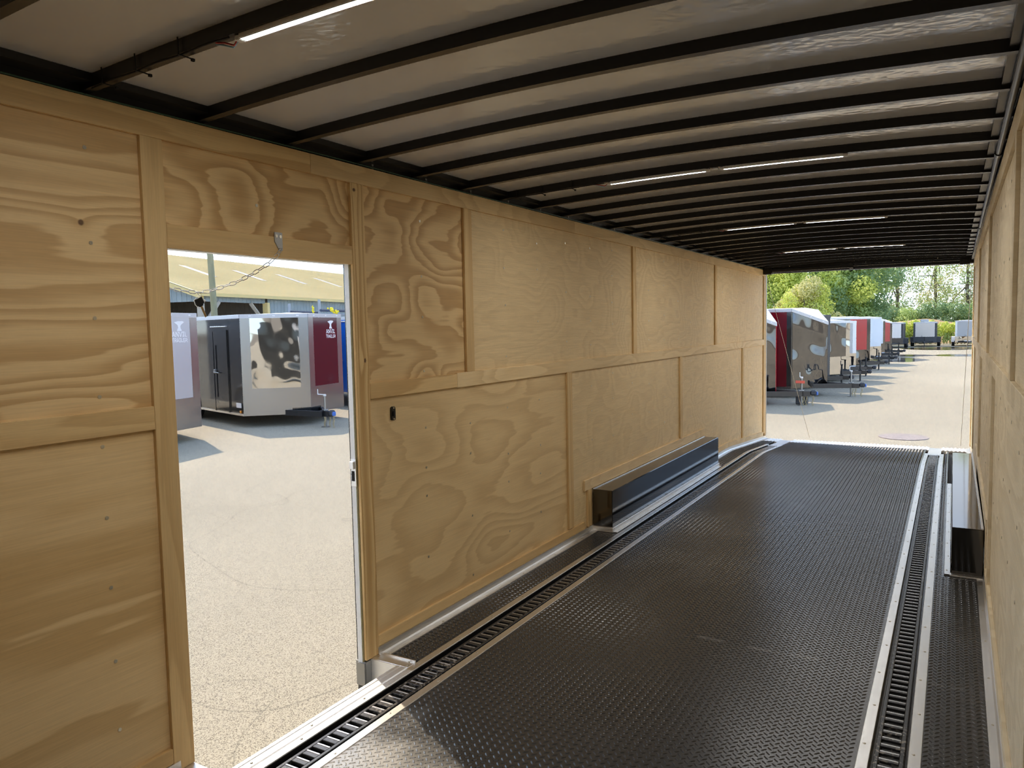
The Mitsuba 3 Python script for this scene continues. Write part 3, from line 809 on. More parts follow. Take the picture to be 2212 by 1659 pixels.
wheel_box('wheel_well_box', 0.003, 0.156, 5.12, 8.05, 0.310, 'long low glossy black wheel box against the left plywood wall', 1)
wheel_box('wheel_well_box_001', 2.320, 2.482, 5.13, 8.05, 0.288, 'long low glossy black wheel box against the right wall, its top shining', -1)

# ------------------------------------------------------------------ rear opening
add('door_2__header', cat(cbox(-0.03, 2.54, 11.04, 11.19, 2.205, 2.335, 0.004), cbox(0.0, 2.51, 10.98, 11.05, 2.265, 2.33, 0.003)), 'mat_black_paint', 'black header beam')
add('door_2__corner_post', cat(box(-0.05, -0.004, 11.19, 11.25, -0.25, 2.21)), 'mat_zinc', 'grey corner post')
add('door_2__corner_post_001', cat(box(2.514, 2.56, 11.19, 11.25, -0.25, 2.21)), 'mat_aluminium_bright', 'bright corner post')
tag('door_2', 'large open rear doorway of the trailer looking onto the yard', 'doorway', kind='structure')
add('door_spring__tube', cyl((0.06, 11.0, 2.235), (1.13, 11.0, 2.250), 0.028, 16), 'mat_black_paint', smooth=30)
add('door_spring__rod', cyl((1.13, 11.0, 2.256), (2.40, 11.0, 2.254), 0.015, 12), 'mat_black_paint', smooth=30)
add('door_spring__collar', cyl((1.10, 11.0, 2.250), (1.15, 11.0, 2.251), 0.040, 16), 'mat_black_paint', smooth=30)
for x0 in (0.005, 2.36):
    add(num('door_spring__bracket'), cbox(x0, x0 + 0.11, 10.96, 11.045, 2.19, 2.30, 0.004), 'mat_black_paint')
for x in (0.35, 1.30, 1.62, 1.78, 2.12):
    add(num('door_spring__bolt'), FLOOR_SCREW, None, to_world=T().translate([x, 10.978, 2.285]).rotate([1, 0, 0], 90))
tag('door_spring', 'black ramp door spring tube with brackets under the rear header', 'door spring')
rt = math.degrees(math.atan2(GZ + 0.02 + 0.19, 2.35))
add('ramp_door__panel', cbox(0.02, 2.49, 0.0, 2.3, -0.06, -0.02, 0.004), 'mat_ply_pale', to_world=T().translate([0, 11.24, -0.17]).rotate([1, 0, 0], rt))  # unseen ramp face, pale wood chosen to bounce sunlight onto the rear walls
add('ramp_door__hinge', cyl((0.02, 11.225, -0.185), (2.49, 11.225, -0.185), 0.012, 10), 'mat_zinc')
tag('ramp_door', 'lowered ramp door beyond the rear sill', 'ramp door')
add('lift_cable', tube([(0.02, 11.10, 2.19), (0.02, 11.28, 2.02), (0.26, 13.38, -0.42)], 0.0035, 6), 'mat_zinc', 'thin steel cable slanting across the left side of the rear opening', 'cable')
add('lift_cable_001', tube([(2.492, 11.10, 2.19), (2.492, 11.28, 2.02), (2.44, 13.38, -0.42)], 0.0035, 6), 'mat_zinc', 'thin steel cable along the right side of the rear opening', 'cable')

# ------------------------------------------------------------------ cargo trailers in the yard
def anvil_poly():
    return Polygon([(-0.5, 0.42), (-0.12, 0.5), (0.42, 0.5), (0.5, 0.40), (0.30, 0.30), (0.14, 0.18), (0.12, 0.02), (0.22, -0.12), (0.24, -0.22), (-0.24, -0.22), (-0.22, -0.12), (-0.12, 0.02), (-0.14, 0.20), (-0.30, 0.30)])


def wheel_dicts(r=0.34, w=0.2):
    t = np.array([(r * 0.62, -w / 2), (r * 0.93, -w / 2), (r, -w * 0.32), (r, w * 0.32), (r * 0.93, w / 2), (r * 0.62, w / 2), (r * 0.62, -w / 2)])
    tyre = trimesh.creation.revolve(t, sections=28)
    rm = np.array([(0.001, -w * 0.30), (r * 0.3, -w * 0.34), (r * 0.55, -w * 0.42), (r * 0.63, -w * 0.48), (r * 0.63, w * 0.4), (0.001, w * 0.4)])
    rim = trimesh.creation.revolve(rm, sections=24)
    return mikit.ply(tyre, 'mat_tyre', smooth=35), mikit.ply(rim, 'mat_rim', smooth=35)


TYRE, RIM = wheel_dicts()
th_ = np.linspace(0, 2 * np.pi, 17)[:-1]
LINK2 = mikit.ply(tube(np.stack([np.cos(th_) * 0.022 + np.where(np.cos(th_) > 0, .012, -.012), np.sin(th_) * 0.014, th_ * 0], 1), 0.0045, 5, closed=True), 'mat_gold_chain', smooth=True)


def slab(p0, p1, z0a, z1a, z0b, z1b, t):
    """upright slab between plan points p0 -> p1 whose bottom and top heights may differ at the ends, t thick to the outside (right of p0->p1)"""
    p0, p1 = np.array(p0, float), np.array(p1, float)
    d = (p1 - p0) / np.linalg.norm(p1 - p0)
    n = np.array([d[1], -d[0]]) * t
    v = []
    for o in (0, 1):
        q0, q1 = p0 + n * o, p1 + n * o
        v += [(*q0, z0a), (*q1, z0b), (*q1, z1b), (*q0, z1a)]
    f = [(4, 5, 6), (4, 6, 7), (1, 0, 3), (1, 3, 2), (0, 1, 5), (0, 5, 4), (3, 7, 6), (3, 6, 2), (0, 4, 7), (0, 7, 3), (1, 2, 6), (1, 6, 5)]
    return trimesh.Trimesh(np.array(v), np.array(f), process=False)


def cargo_trailer(O, deg, w, v, h, length, body, curb, street, label, zb=0.27, hn=None, guard=0.85, guard_mat='mat_diamond_plate', edge_mat='mat_diamond_plate', roof='mat_white_gloss',
                  trim='mat_silver_paint', door=False, logo=None, group=None, tongue='mat_frame_black', guard_top=None, chains=True, detail=True, outside_wheels=False, jack_fwd=0.62, tag_mat=None, side_panel=None, flat=False):
    """Local frame: nose towards +x, shoulders on x = 0, ground z = 0. curb side is -y."""
    k = num('cargo_trailer')
    tw = T().translate([O[0], O[1], GZ]).rotate([0, 0, 1], deg)
    hn = h if hn is None else hn
    hw = w / 2
    A = (k, tw)

    def part(name, mesh, mat, lab=None, smooth=False):
        return add(num(f'{k}__{name}'), mesh, mat, lab, to_world=tw, smooth=smooth)
    B = [(-length, -hw), (0, -hw), (v, 0), (0, hw), (-length, hw)]
    n = len(B)
    tops = [h, h, hn, h, h]
    vv = [(x, y, zb) for x, y in B] + [(x, y, t) for (x, y), t in zip(B, tops)]
    ff = []
    for i in range(n):
        j = (i + 1) % n
        ff += [(i, j, n + j), (i, n + j, n + i)]
    ff += [(0, 2, 1), (0, 3, 2), (0, 4, 3), (n + 0, n + 1, n + 3), (n + 0, n + 3, n + 4), (n + 1, n + 2, n + 3)]
    part('body', trimesh.Trimesh(np.array(vv, float), np.array(ff), process=False), body)
    # roof skin, crowned a little, and top trim band
    rv = [(-length, -hw, h + 0.004), (0, -hw, h + 0.004), (0, hw, h + 0.004), (-length, hw, h + 0.004), (v, 0, hn + 0.004), (-length, 0, h + 0.05), (0, 0, h + 0.05)]
    part('roof', trimesh.Trimesh(np.array(rv, float), np.array([(0, 1, 6), (0, 6, 5), (5, 6, 2), (5, 2, 3), (1, 4, 6), (6, 4, 2)]), process=False), roof, 'white roof')
    tb = 0.075
    pc, pa, ps = (0, -hw), (v, 0), (0, hw)
    part('top_trim', cat(slab(pc, pa, h - tb, h + 0.012, hn - tb, hn + 0.012, 0.016), slab(pa, ps, hn - tb, hn + 0.012, h - tb, h + 0.012, 0.016),
                         slab((-length, -hw), pc, h - tb, h + 0.012, h - tb, h + 0.012, 0.016), slab(ps, (-length, hw), h - tb, h + 0.012, h - tb, h + 0.012, 0.016)), trim, 'metal top trim')
    if detail:
        for t in (0.15, 0.5, 0.85):
            for q0, q1, h0, h1 in ((pc, pa, h, hn), (pa, ps, hn, h)):
                x, y = q0[0] + (q1[0] - q0[0]) * t, q0[1] + (q1[1] - q0[1]) * t
                z = h0 + (h1 - h0) * t - 0.03
                part('marker_light', slab((x - (q1[0] - q0[0]) * .02, y - (q1[1] - q0[1]) * .02), (x + (q1[0] - q0[0]) * .02, y + (q1[1] - q0[1]) * .02), z - 0.012, z + 0.012, z - 0.012, z + 0.012, 0.026), 'mat_white_decal')
    gz = zb + guard * 0.70 if guard_top is None else guard_top
    L = math.hypot(v, hw)
    e = 0.20 / L

    def along(q0, q1, t):
        return (q0[0] + (q1[0] - q0[0]) * t, q0[1] + (q1[1] - q0[1]) * t)
    if guard_mat:
        # lower stone guard, cut up near the apex for the tongue
        za = zb + 0.14
        part('stone_guard', cat(slab(pc, along(pc, pa, .72), zb - 0.0, gz, zb, gz, 0.010), slab(along(pc, pa, .72), pa, za, gz, za, gz, 0.010)), guard_mat, 'diamond plate stone guard')
        part('stone_guard', cat(slab(pa, along(pa, ps, .28), za, gz, za, gz, 0.010), slab(along(pa, ps, .28), ps, zb, gz, zb, gz, 0.010)), guard_mat, 'diamond plate stone guard')

    def top_at(t, first):
        return (h + (hn - h) * t if first else hn + (h - hn) * t) - tb
    lo = gz if guard_mat else zb + 0.02
    t0, t1 = (e, 1 - e) if edge_mat else (0.03, 0.98)
    if flat:
        part('nose_panel', slab((0.02, -hw + 0.13), (0.02, hw - 0.13), lo, h - tb, lo, h - tb, 0.008), curb)
        part('corner_trim', slab((0.02, -hw), (0.02, -hw + 0.13), lo, h - tb, lo, h - tb, 0.010), edge_mat)
        part('corner_trim', slab((0.02, hw - 0.13), (0.02, hw), lo, h - tb, lo, h - tb, 0.010), edge_mat)
        curb = street = edge_mat = None
    if curb:
        part('nose_panel', slab(along(pc, pa, t0), along(pc, pa, t1), lo, top_at(t0, True), lo, top_at(t1, True), 0.005), curb)
    if street:
        part('nose_panel', slab(along(pa, ps, t0), along(pa, ps, t1), lo, top_at(t0, False), lo, top_at(t1, False), 0.005), street)
    if edge_mat:
        for q0, q1, ta, tb_, first in ((pc, pa, 0, e, True), (pc, pa, 1 - e, 1, True), (pa, ps, 0, e, False), (pa, ps, 1 - e, 1, False)):
            part('corner_trim', slab(along(q0, q1, ta), along(q0, q1, tb_), lo, top_at(ta, first), lo, top_at(tb_, first), 0.009), edge_mat)
    if side_panel:
        part('side_panel', slab((-length + 0.1, -hw), (-0.12, -hw), zb + 0.06, h - tb, zb + 0.06, h - tb, 0.006), side_panel)
        part('corner_post', slab((-0.12, -hw), (0.0, -hw), zb, h - tb, zb, h - tb, 0.008), 'mat_gloss_black')
    # tongue
    ty = min(0.62, hw * 0.8)
    jx = v + jack_fwd
    beams = []
    for s in (-1, 1):
        p0, p1 = np.array([-0.5, s * ty * 1.3]), np.array([jx + 0.02, s * 0.05])
        beams.append(slab(p0, p1, zb - 0.02, zb + 0.10, zb - 0.02, zb + 0.10, 0.06))
    beams.append(box(jx - 0.15, jx + 0.22, -0.055, 0.055, zb - 0.02, zb + 0.10))
    part('tongue', cat(*beams), tongue)
    part('coupler', cat(cbox(jx + 0.22, jx + 0.36, -0.06, 0.06, zb + 0.005, zb + 0.13, 0.03)), 'mat_charcoal')
    if detail:
        part('coupler_cap', cbox(jx + 0.36, jx + 0.39, -0.045, 0.045, zb + 0.01, zb + 0.10, 0.015), 'mat_blue_cap', 'blue cap')
    j = part('jack', cat(cyl((jx, 0, 0.02), (jx, 0, zb + 0.42), 0.026, 10), cbox(jx - 0.055, jx + 0.055, -0.055, 0.055, zb + 0.10, zb + 0.135, 0.006)), 'mat_zinc' if detail else 'mat_frame_black', smooth=30)
    add(num(j + '__handle'), cat(cyl((jx, 0, zb + 0.42), (jx, 0, zb + 0.46), 0.036, 10), cyl((jx, -0.01, zb + 0.45), (jx, -0.16, zb + 0.47), 0.011, 8), cyl((jx, -0.16, zb + 0.46), (jx, -0.16, zb + 0.58), 0.010, 8)), 'mat_white_plastic' if detail else 'mat_frame_black', to_world=tw)
    add(num(j + '__foot'), cat(cyl((jx, 0, 0.0), (jx, 0, 0.018), 0.09, 12)), 'mat_zinc', to_world=tw)
    if tag_mat:
        part('warning_tag', cbox(jx - 0.12, jx + 0.10, -0.10, -0.085, zb + 0.30, zb + 0.37, 0.004), tag_mat, 'white and red paper tag on the jack')
    if chains:
        for s, x, nlk in ((-1, jx + 0.06, 6), (1, jx + 0.10, 6), (1, jx + 0.26, 6)):
            ck = num(f'{k}__safety_chain')
            for q in range(nlk):
                add(num(ck + '__link'), LINK2, None, to_world=tw @ T().translate([x + 0.02 * math.sin(q * 1.3), s * 0.05, zb - 0.03 - 0.042 * q]).rotate([0, 1, 0], 90).rotate([1, 0, 0], 0 if q % 2 else 90))
    # wheels
    for xw_ in (-length * 0.56 - 0.45, -length * 0.56 + 0.45):
        for s in (-1, 1):
            yy = s * (hw + 0.12) if outside_wheels else s * (hw - 0.10)
            wk = num(f'{k}__wheel')
            wt = tw @ T().translate([xw_, yy, 0.34]).rotate([1, 0, 0], 90 * s)
            add(wk, TYRE, None, to_world=wt)
            add(wk + '__rim', RIM, None, to_world=wt)
    for s in (-1, 1):
        arc = np.linspace(0.0, np.pi, 13)
        xc = -length * 0.56
        pts = [(xc - math.cos(t) * 0.98, s * (hw + 0.006), 0.30 + 0.46 * math.sin(t) ** 0.6) for t in arc]
        if outside_wheels:
            part('fender', cat(cbox(xc - 0.85, xc + 0.85, s * (hw + 0.12) - 0.13, s * (hw + 0.12) + 0.13, 0.62, 0.72, 0.02), cbox(xc - 0.85, xc - 0.80, s * (hw + 0.12) - 0.13, s * (hw + 0.12) + 0.13, 0.30, 0.70, 0.01),
                               cbox(xc + 0.80, xc + 0.85, s * (hw + 0.12) - 0.13, s * (hw + 0.12) + 0.13, 0.30, 0.70, 0.01)), body)
        else:
            part('fender', tube(pts, 0.035, 8), body, smooth=True)
    if door:
        d0, d1 = -1.45, -0.72
        y0 = -hw
        zt = zb + 1.86
        dk = part('side_door', slab((d0, y0), (d1, y0), zb + 0.06, zt, zb + 0.06, zt, 0.022), body)
        add(dk + '__frame', cat(slab((d0 - 0.04, y0), (d0, y0), zb + 0.04, zt + 0.03, zb + 0.04, zt + 0.03, 0.03), slab((d1, y0), (d1 + 0.04, y0), zb + 0.04, zt + 0.03, zb + 0.04, zt + 0.03, 0.03),
                                slab((d0, y0), (d1, y0), zt, zt + 0.03, zt, zt + 0.03, 0.03)), body, to_world=tw)
        add(dk + '__drip_rail', cat(cbox(d0 - 0.09, d1 + 0.08, y0 - 0.05, y0 - 0.005, zt + 0.10, zt + 0.125, 0.006)), 'mat_aluminium', 'bright drip rail over the door', to_world=tw)
        add(dk + '__lock_bar', cat(cyl((d0 + 0.07, y0 - 0.055, zb + 0.35), (d0 + 0.07, y0 - 0.055, zb + 1.55), 0.014, 8)), 'mat_frame_black', 'black lock bar', to_world=tw)
        add(dk + '__handle', cat(cyl((d0 + 0.07, y0 - 0.07, zb + 0.93), (d0 + 0.36, y0 - 0.07, zb + 0.92), 0.013, 8), cbox(d0 + 0.05, d0 + 0.15, y0 - 0.07, y0 - 0.022, zb + 0.90, zb + 1.0, 0.01)), 'mat_zinc', 'silver latch', to_world=tw)
        part('side_marker', cbox(-0.16, -0.09, -hw - 0.024, -hw - 0.002, zb + 0.06, zb + 0.12, 0.008), 'mat_amber', 'amber side marker')
        part('warning_label', cbox(-0.36, -0.10, -hw - 0.0065, -hw - 0.002, zb + 0.17, zb + 0.28, 0.001), 'mat_white_decal', 'white label')
        part('sill_trim', slab((-length, -hw), (0, -hw), zb, zb + 0.05, zb, zb + 0.05, 0.012), 'mat_aluminium')
    if logo:
        s, mat = logo
        q = np.array(along(pa, ps, 0.66))
        d = np.array([ps[0] - pa[0], ps[1] - pa[1]]) / L
        nn = np.array([d[1], -d[0]])
        zt = h - tb - 0.10

        def put(m, du, z, sc):
            # local mesh in xy plane -> on the panel; u axis runs along d (towards the left seen from outside it is +d), text must read correctly
            vtx = np.array(m.vertices) * sc
            u, hgt, dep = vtx[:, 0] + du, vtx[:, 1] + z, vtx[:, 2]
            out = np.stack([q[0] + d[0] * u + nn[0] * (0.006 + dep), q[1] + d[1] * u + nn[1] * (0.006 + dep), hgt], 1)
            return trimesh.Trimesh(out, m.faces, process=False)
        am = trimesh.creation.extrude_polygon(anvil_poly(), 0.01, engine='earcut')
        t1 = meshkit.text_mesh('ANVIL', 1.0, 0.01, bold=True)
        t1.vertices[:, 0] -= t1.bounds.mean(0)[0]
        t2 = meshkit.text_mesh('TRAILER', 1.0, 0.01, bold=True)
        t2.vertices[:, 0] -= t2.bounds.mean(0)[0]
        lk_ = part('logo', put(am, 0, zt - 0.10, 0.26 * s), mat, 'pale anvil emblem')
        sc1, sc2 = 0.40 * s / np.ptp(t1.vertices[:, 0]), 0.42 * s / np.ptp(t2.vertices[:, 0])
        add(lk_ + '__lettering', cat(put(t1, 0, zt - 0.17 - sc1, sc1), put(t2, 0, zt - 0.20 - sc1 - sc2, sc2)), mat, 'lettering under the emblem', to_world=tw)
    tag(k, label, 'trailer', group)
    return k


# group beyond the side door
cargo_trailer((-10.72, 12.48), -16.8, 2.48, 0.71, 2.47, 6.2, 'mat_gloss_black', 'mat_chrome_warped', 'mat_maroon_reflection',
              'black trailer with a polished mirror nose panel and painted maroon reflection beyond the side door', door=True, logo=(1.0, 'mat_white_decal'), guard_top=0.855, zb=0.26)
cargo_trailer((-10.85, 8.57), -16.8, 2.48, 0.71, 2.47, 6.2, 'mat_silver_paint', 'mat_silver_paint', 'mat_silver_paint',
              'silver trailer with a plain grey nose panel, cut off by the left side door jamb', logo=(1.0, 'mat_white_decal'), guard_top=0.855, zb=0.26)
cargo_trailer((-10.60, 16.42), -16.8, 2.48, 0.71, 2.45, 6.2, 'mat_gloss_blue', 'mat_gloss_blue', 'mat_gloss_blue',
              'bright blue trailer behind the painted maroon reflection nose panel at the side door jamb', guard_mat=None, edge_mat=None, door=True, zb=0.36)
# row beyond the rear opening
ROW = 'trailers parked in a row beyond the rear opening'
o2 = np.array([-1.466, 21.5]) + 1.24 * np.array([0.122, 0.9925])
cargo_trailer(o2 + [-0.83, -2.85], -5.5, 2.48, 0.62, 2.42, 6.5, 'mat_gloss_red', 'mat_black_mirror', 'mat_black_mirror', 'trailer with a black mirror nose, nearest in its row, half hidden by the left wall',
              hn=2.05, edge_mat=None, guard_mat=None, zb=0.26, side_panel='mat_gloss_red', tongue='mat_frame_brown', tag_mat='mat_red_tag', group=ROW)
cargo_trailer(o2, -7.0, 2.48, 0.62, 2.42, 6.5, 'mat_gloss_black', 'mat_black_mirror', 'mat_black_mirror', 'largest trailer in the rear view, dark red side and black mirror nose under sloping roof',
              hn=2.05, edge_mat=None, guard_mat=None, zb=0.26, side_panel='mat_gloss_dark_red', tongue='mat_frame_brown', group=ROW)


def row(px_y, **kw):
    pass


def R_(y, w, v, h, body, curb, street, label, **kw):
    """a trailer of the row whose nose apex stands on x = -0.72"""
    kw.setdefault('jack_fwd', 0.35)
    cargo_trailer((kw.pop('ax', -0.72) - v, y), kw.pop('deg', -3.0), w, v, h, 6.0, body, curb, street, label, detail=False, group=ROW, **kw)


R_(25.6, 2.2, 0.5, 2.26, 'mat_charcoal', 'mat_charcoal', 'mat_charcoal', 'dark charcoal trailer showing only a narrow edge behind the largest trailer', ax=-1.02, guard_mat=None, edge_mat=None, trim='mat_charcoal', tongue='mat_frame_brown', chains=False)
R_(28.4, 2.2, 0.6, 2.08, 'mat_charcoal', 'mat_black_mirror', 'mat_white_gloss', 'trailer with a warped black mirror panel framed in bright metal', ax=-0.76, guard_mat='mat_chrome_warped', edge_mat='mat_chrome_warped', trim='mat_white_gloss', tongue='mat_frame_brown', chains=False)
R_(31.0, 2.0, 0.55, 2.06, 'mat_white_gloss', 'mat_grey_panel', 'mat_white_gloss', 'white trailer with a narrow grey strip on its nose', ax=-0.82, guard_mat='mat_chrome_warped', edge_mat='mat_white_gloss', trim='mat_white_gloss', tongue='mat_frame_brown', chains=False)
R_(35.0, 2.48, 0.7, 2.21, 'mat_gloss_black', 'mat_gloss_red', 'mat_black_mirror', 'trailer with a wide bright red panel beside a black corner', ax=-0.69, guard_mat='mat_black_mirror', edge_mat='mat_gloss_black', trim='mat_white_gloss', tongue='mat_frame_brown', chains=False)
R_(39.5, 2.48, 0.55, 2.21, 'mat_pale_blue', 'mat_pale_blue', 'mat_pale_blue', 'pale bluish white trailer with a bare metal foot', ax=-0.60, guard_mat='mat_chrome_warped', edge_mat=None, trim='mat_white_gloss', chains=False)
R_(44.0, 2.3, 0.4, 2.1, 'mat_pale_blue', 'mat_pale_blue', 'mat_pale_blue', 'white trailer with a black foot, farther along the row', ax=-0.76, guard_mat='mat_gloss_black', edge_mat='mat_gloss_black', trim='mat_white_gloss', chains=False)
R_(48.0, 2.3, 0.5, 2.1, 'mat_gloss_black', 'mat_gloss_red', 'mat_gloss_black', 'black trailer with a narrow bright red stripe panel', ax=-0.68, guard_mat='mat_gloss_black', edge_mat='mat_gloss_black', trim='mat_white_gloss', hn=1.95, chains=False)
# small trailers facing us at the far end
FAR = 'small trailers facing the camera at the far end of the yard'
for (x, y, w, h, curb, gm_, em, lab, bodym) in ((-1.55, 62.0, 1.45, 1.86, 'mat_white_gloss', 'mat_frame_brown', 'mat_charcoal', 'small trailer with a white front panel at the end of the row of trailers', 'mat_charcoal'),
                                           (0.47, 65.6, 1.56, 1.85, 'mat_beige_panel', 'mat_charcoal', 'mat_charcoal', 'small dark trailer with a beige front panel and a grey unit on its roof', 'mat_charcoal'),
                                           (3.25, 66.0, 1.60, 1.92, 'mat_grey_panel', 'mat_chrome_warped', 'mat_white_gloss', 'small white trailer with a grey front panel at the right rear jamb', 'mat_white_gloss')):
    kk = cargo_trailer((x, y), -90, w, 0.02, h, 3.2, bodym, curb, curb, lab, guard_mat=gm_, edge_mat=em, detail=False, zb=0.30, guard_top=0.75, outside_wheels=True, group=FAR, chains=False, jack_fwd=1.0, flat=True)
    if gm_ == 'mat_charcoal':
        add(kk + '__roof_unit', cbox(x - 0.35, x + 0.2, y + 0.6, y + 1.3, GZ + h + 0.02, GZ + h + 0.22, 0.05), 'mat_grey_panel', 'grey roof unit')

add('wheel_chock', cat(cbox(-1.09, -0.82, 20.0, 20.25, GZ, GZ + 0.23, 0.02), cbox(-1.02, -0.86, 20.03, 20.2, GZ + 0.22, GZ + 0.27, 0.01)), 'mat_charcoal', 'small black block lying on the pavement in front of the nearest trailer tongues', 'block')
mh = trimesh.creation.cylinder(radius=0.40, height=0.012, sections=40)
mh.apply_translation((1.58, 14.95, GZ + 0.006))
pr('mat_cover', mikit.proc(lambda p, n, uv: mix((0.22, 0.19, 0.18), (0.36, 0.31, 0.29), noise(p.x * 40, p.y * 40, 2.0))), 0.7, spec=0.3)
add('manhole_cover', mh, 'mat_cover', 'round purplish manhole cover in the pavement behind the rear sill', 'manhole cover')


def puddle(cx, cy, rx, ry, seed, label):
    n = 48
    th = np.linspace(0, 2 * np.pi, n + 1)[:-1]
    q = np.stack([np.cos(th), np.sin(th), th * 0], 1)
    r = 0.75 + 0.5 * meshkit.fbm(q * 1.3 + seed, octaves=3, seed=int(seed))
    pts = np.stack([cx + rx * r * np.cos(th), cy + ry * r * np.sin(th)], 1)
    m = trimesh.creation.extrude_polygon(Polygon(pts), 0.003, engine='earcut')
    m.apply_translation((0, 0, GZ))
    add(num('puddle'), m, 'mat_puddle', label, 'puddle')


puddle(-0.1, 44.0, 1.4, 2.4, 3, 'nearest puddle mirroring the yellow green hedge beside the trailer tongues')
puddle(0.0, 49.5, 1.6, 1.4, 8, 'thin puddle in the middle of the far pavement')
puddle(2.6, 49.8, 1.3, 1.4, 12, 'thin puddle near the right jamb of the rear opening')
puddle(1.8, 61.5, 2.6, 3.2, 15, 'wide puddle in front of the far small trailers')

# ------------------------------------------------------------------ the shed beyond the side door
def px_ray(px, py):
    r2_ = np.cross(fwd, cam_up)
    return fwd + r2_ * (px - 1106) / F_PX - cam_up * (py - 829.5) / F_PX


DEP = 39.4
Pc = CAM + px_ray(434, 630) * DEP
dl = np.array([-0.19, 0.98])
dl /= np.linalg.norm(dl)
dg = np.array([-dl[1], dl[0]])   # gable direction, to the left and back
EZ = float(Pc[2])
HALF, LEN = 9.0, 34.0
RZ = EZ + 2.95
OB = float(Pc[2]) - 0.50


def bpt(u, s, z):
    """u along the long wall, s along the gable, z height"""
    return (Pc[0] + dl[0] * u + dg[0] * s, Pc[1] + dl[1] * u + dg[1] * s, z)


def quad(pts):
    return trimesh.Trimesh(np.array(pts, float), np.array([(0, 1, 2), (0, 2, 3)]), process=False)


def ribbed(u0, u1, fn, pitch, depth, rib=0.2):
    """strips between u0 and u1; fn(u, lo/hi, d) -> point; a narrow rib every pitch"""
    v, f = [], []
    us = np.arange(u0, u1, pitch)
    st = []
    for u in us:
        e = min(u + pitch, u1)
        st += [(u, 0), (u + pitch * (1 - rib), 0), (min(u + pitch * (1 - rib * 0.75), e), depth), (min(u + pitch * (1 - rib * 0.25), e), depth), (e, 0)]
    for u, d in st:
        v += [fn(u, 0, d), fn(u, 1, d)]
    for i in range(len(st) - 1):
        a_ = 2 * i
        f += [(a_, a_ + 1, a_ + 3), (a_, a_ + 3, a_ + 2)]
    return trimesh.Trimesh(np.array(v, float), np.array(f), process=False)


def roof_pt(side):
    def fn(u, hi, d):
        s = (HALF if hi else -0.35) if side == 0 else (HALF if hi else 2 * HALF + 0.35)
        z = EZ + (RZ - EZ) * (s if side == 0 else 2 * HALF - s) / HALF + d
        return bpt(u, s, z)
    return fn


add('shed__roof', ribbed(-0.4, LEN, roof_pt(0), 0.30, 0.05), 'mat_roof_yellow', 'yellow ribbed metal roof')
add('shed__roof_001', ribbed(-0.4, LEN, roof_pt(1), 0.30, 0.035), 'mat_roof_yellow')
for u in (5.0, 9.7, 14.4, 19.1, 23.8):
    s0, s1 = 3.6, 6.0
    zz = lambda s: EZ + (RZ - EZ) * s / HALF + 0.045
    add(num('shed__skylight'), cat(quad([bpt(u, s0, zz(s0)), bpt(u + 0.62, s0, zz(s0)), bpt(u + 0.62, s1, zz(s1)), bpt(u, s1, zz(s1))])), 'mat_skylight', 'pale skylight panel')
# siding above the openings, full wall beyond the opening
OPEN_U = 5.2


def wall_long(z0, z1):
    return lambda u, hi, d: bpt(u, 0 - d, z1 if hi else z0)


add('shed__siding', ribbed(0, OPEN_U, wall_long(OB, EZ), 0.33, 0.025), 'mat_siding', 'grey blue ribbed siding')
add('shed__siding_001', ribbed(OPEN_U + 0.25, LEN, wall_long(GZ, EZ), 0.33, 0.025), 'mat_siding', 'grey blue ribbed siding')


def gable(u_, hi, d):
    s = u_
    z1 = EZ + (RZ - EZ) * min(s, 2 * HALF - s) / HALF
    return bpt(0 - d, s, z1 if hi else OB)


add('shed__siding_002', ribbed(0, 2 * HALF, gable, 0.33, 0.025), 'mat_siding', 'grey blue ribbed gable siding')
add('shed__siding_003', ribbed(0, LEN, lambda u, hi, d: bpt(u, 2 * HALF + d, EZ if hi else GZ), 0.33, 0.025), 'mat_siding')
add('shed__back_wall', cat(quad([bpt(LEN, 0, GZ), bpt(LEN, 2 * HALF, GZ), bpt(LEN, 2 * HALF, EZ), bpt(LEN, 0, EZ)])), 'mat_siding')
# inside walls of the open bay
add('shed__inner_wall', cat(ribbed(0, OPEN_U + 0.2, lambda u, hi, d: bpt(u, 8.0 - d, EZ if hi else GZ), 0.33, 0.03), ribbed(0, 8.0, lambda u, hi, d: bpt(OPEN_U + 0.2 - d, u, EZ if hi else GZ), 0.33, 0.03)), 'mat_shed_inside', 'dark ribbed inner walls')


def beam(p, q, r):
    p, q = np.array(p), np.array(q)
    return tube([p, q], r * 1.2, 4)


# trims: fascia, rake, posts
add('shed__fascia', cat(quad([bpt(-0.4, -0.36, EZ - 0.24), bpt(LEN, -0.36, EZ - 0.24), bpt(LEN, -0.36, EZ - 0.06), bpt(-0.4, -0.36, EZ - 0.06)])), 'mat_trim_yellow', 'pale yellow eave fascia')
zr = lambda s: EZ + (RZ - EZ) * s / HALF
add('shed__rake', cat(quad([bpt(-0.42, -0.36, zr(-0.36) - 0.28), bpt(-0.42, HALF, zr(HALF) - 0.28), bpt(-0.42, HALF, zr(HALF) - 0.02), bpt(-0.42, -0.36, zr(-0.36) - 0.02)])), 'mat_trim_yellow', 'pale yellow rake trim')
add('shed__corner_trim', cat(beam(bpt(-0.05, -0.05, OB), bpt(-0.05, -0.05, EZ), 0.10)), 'mat_trim_yellow')
add('shed__post', cat(beam(bpt(0.05, 0.1, GZ), bpt(0.05, 0.1, OB), 0.16)), 'mat_shed_timber', 'weathered corner post')
add('shed__post_001', cat(beam(bpt(OPEN_U + 0.12, 0.0, GZ), bpt(OPEN_U + 0.12, 0.0, OB + 0.05), 0.18)), 'mat_trim_yellow', 'yellow post')
add('shed__brace', cat(beam(bpt(0.1, 0.0, OB - 1.3), bpt(1.3, 0.0, OB), 0.10)), 'mat_shed_timber', 'grey diagonal brace')
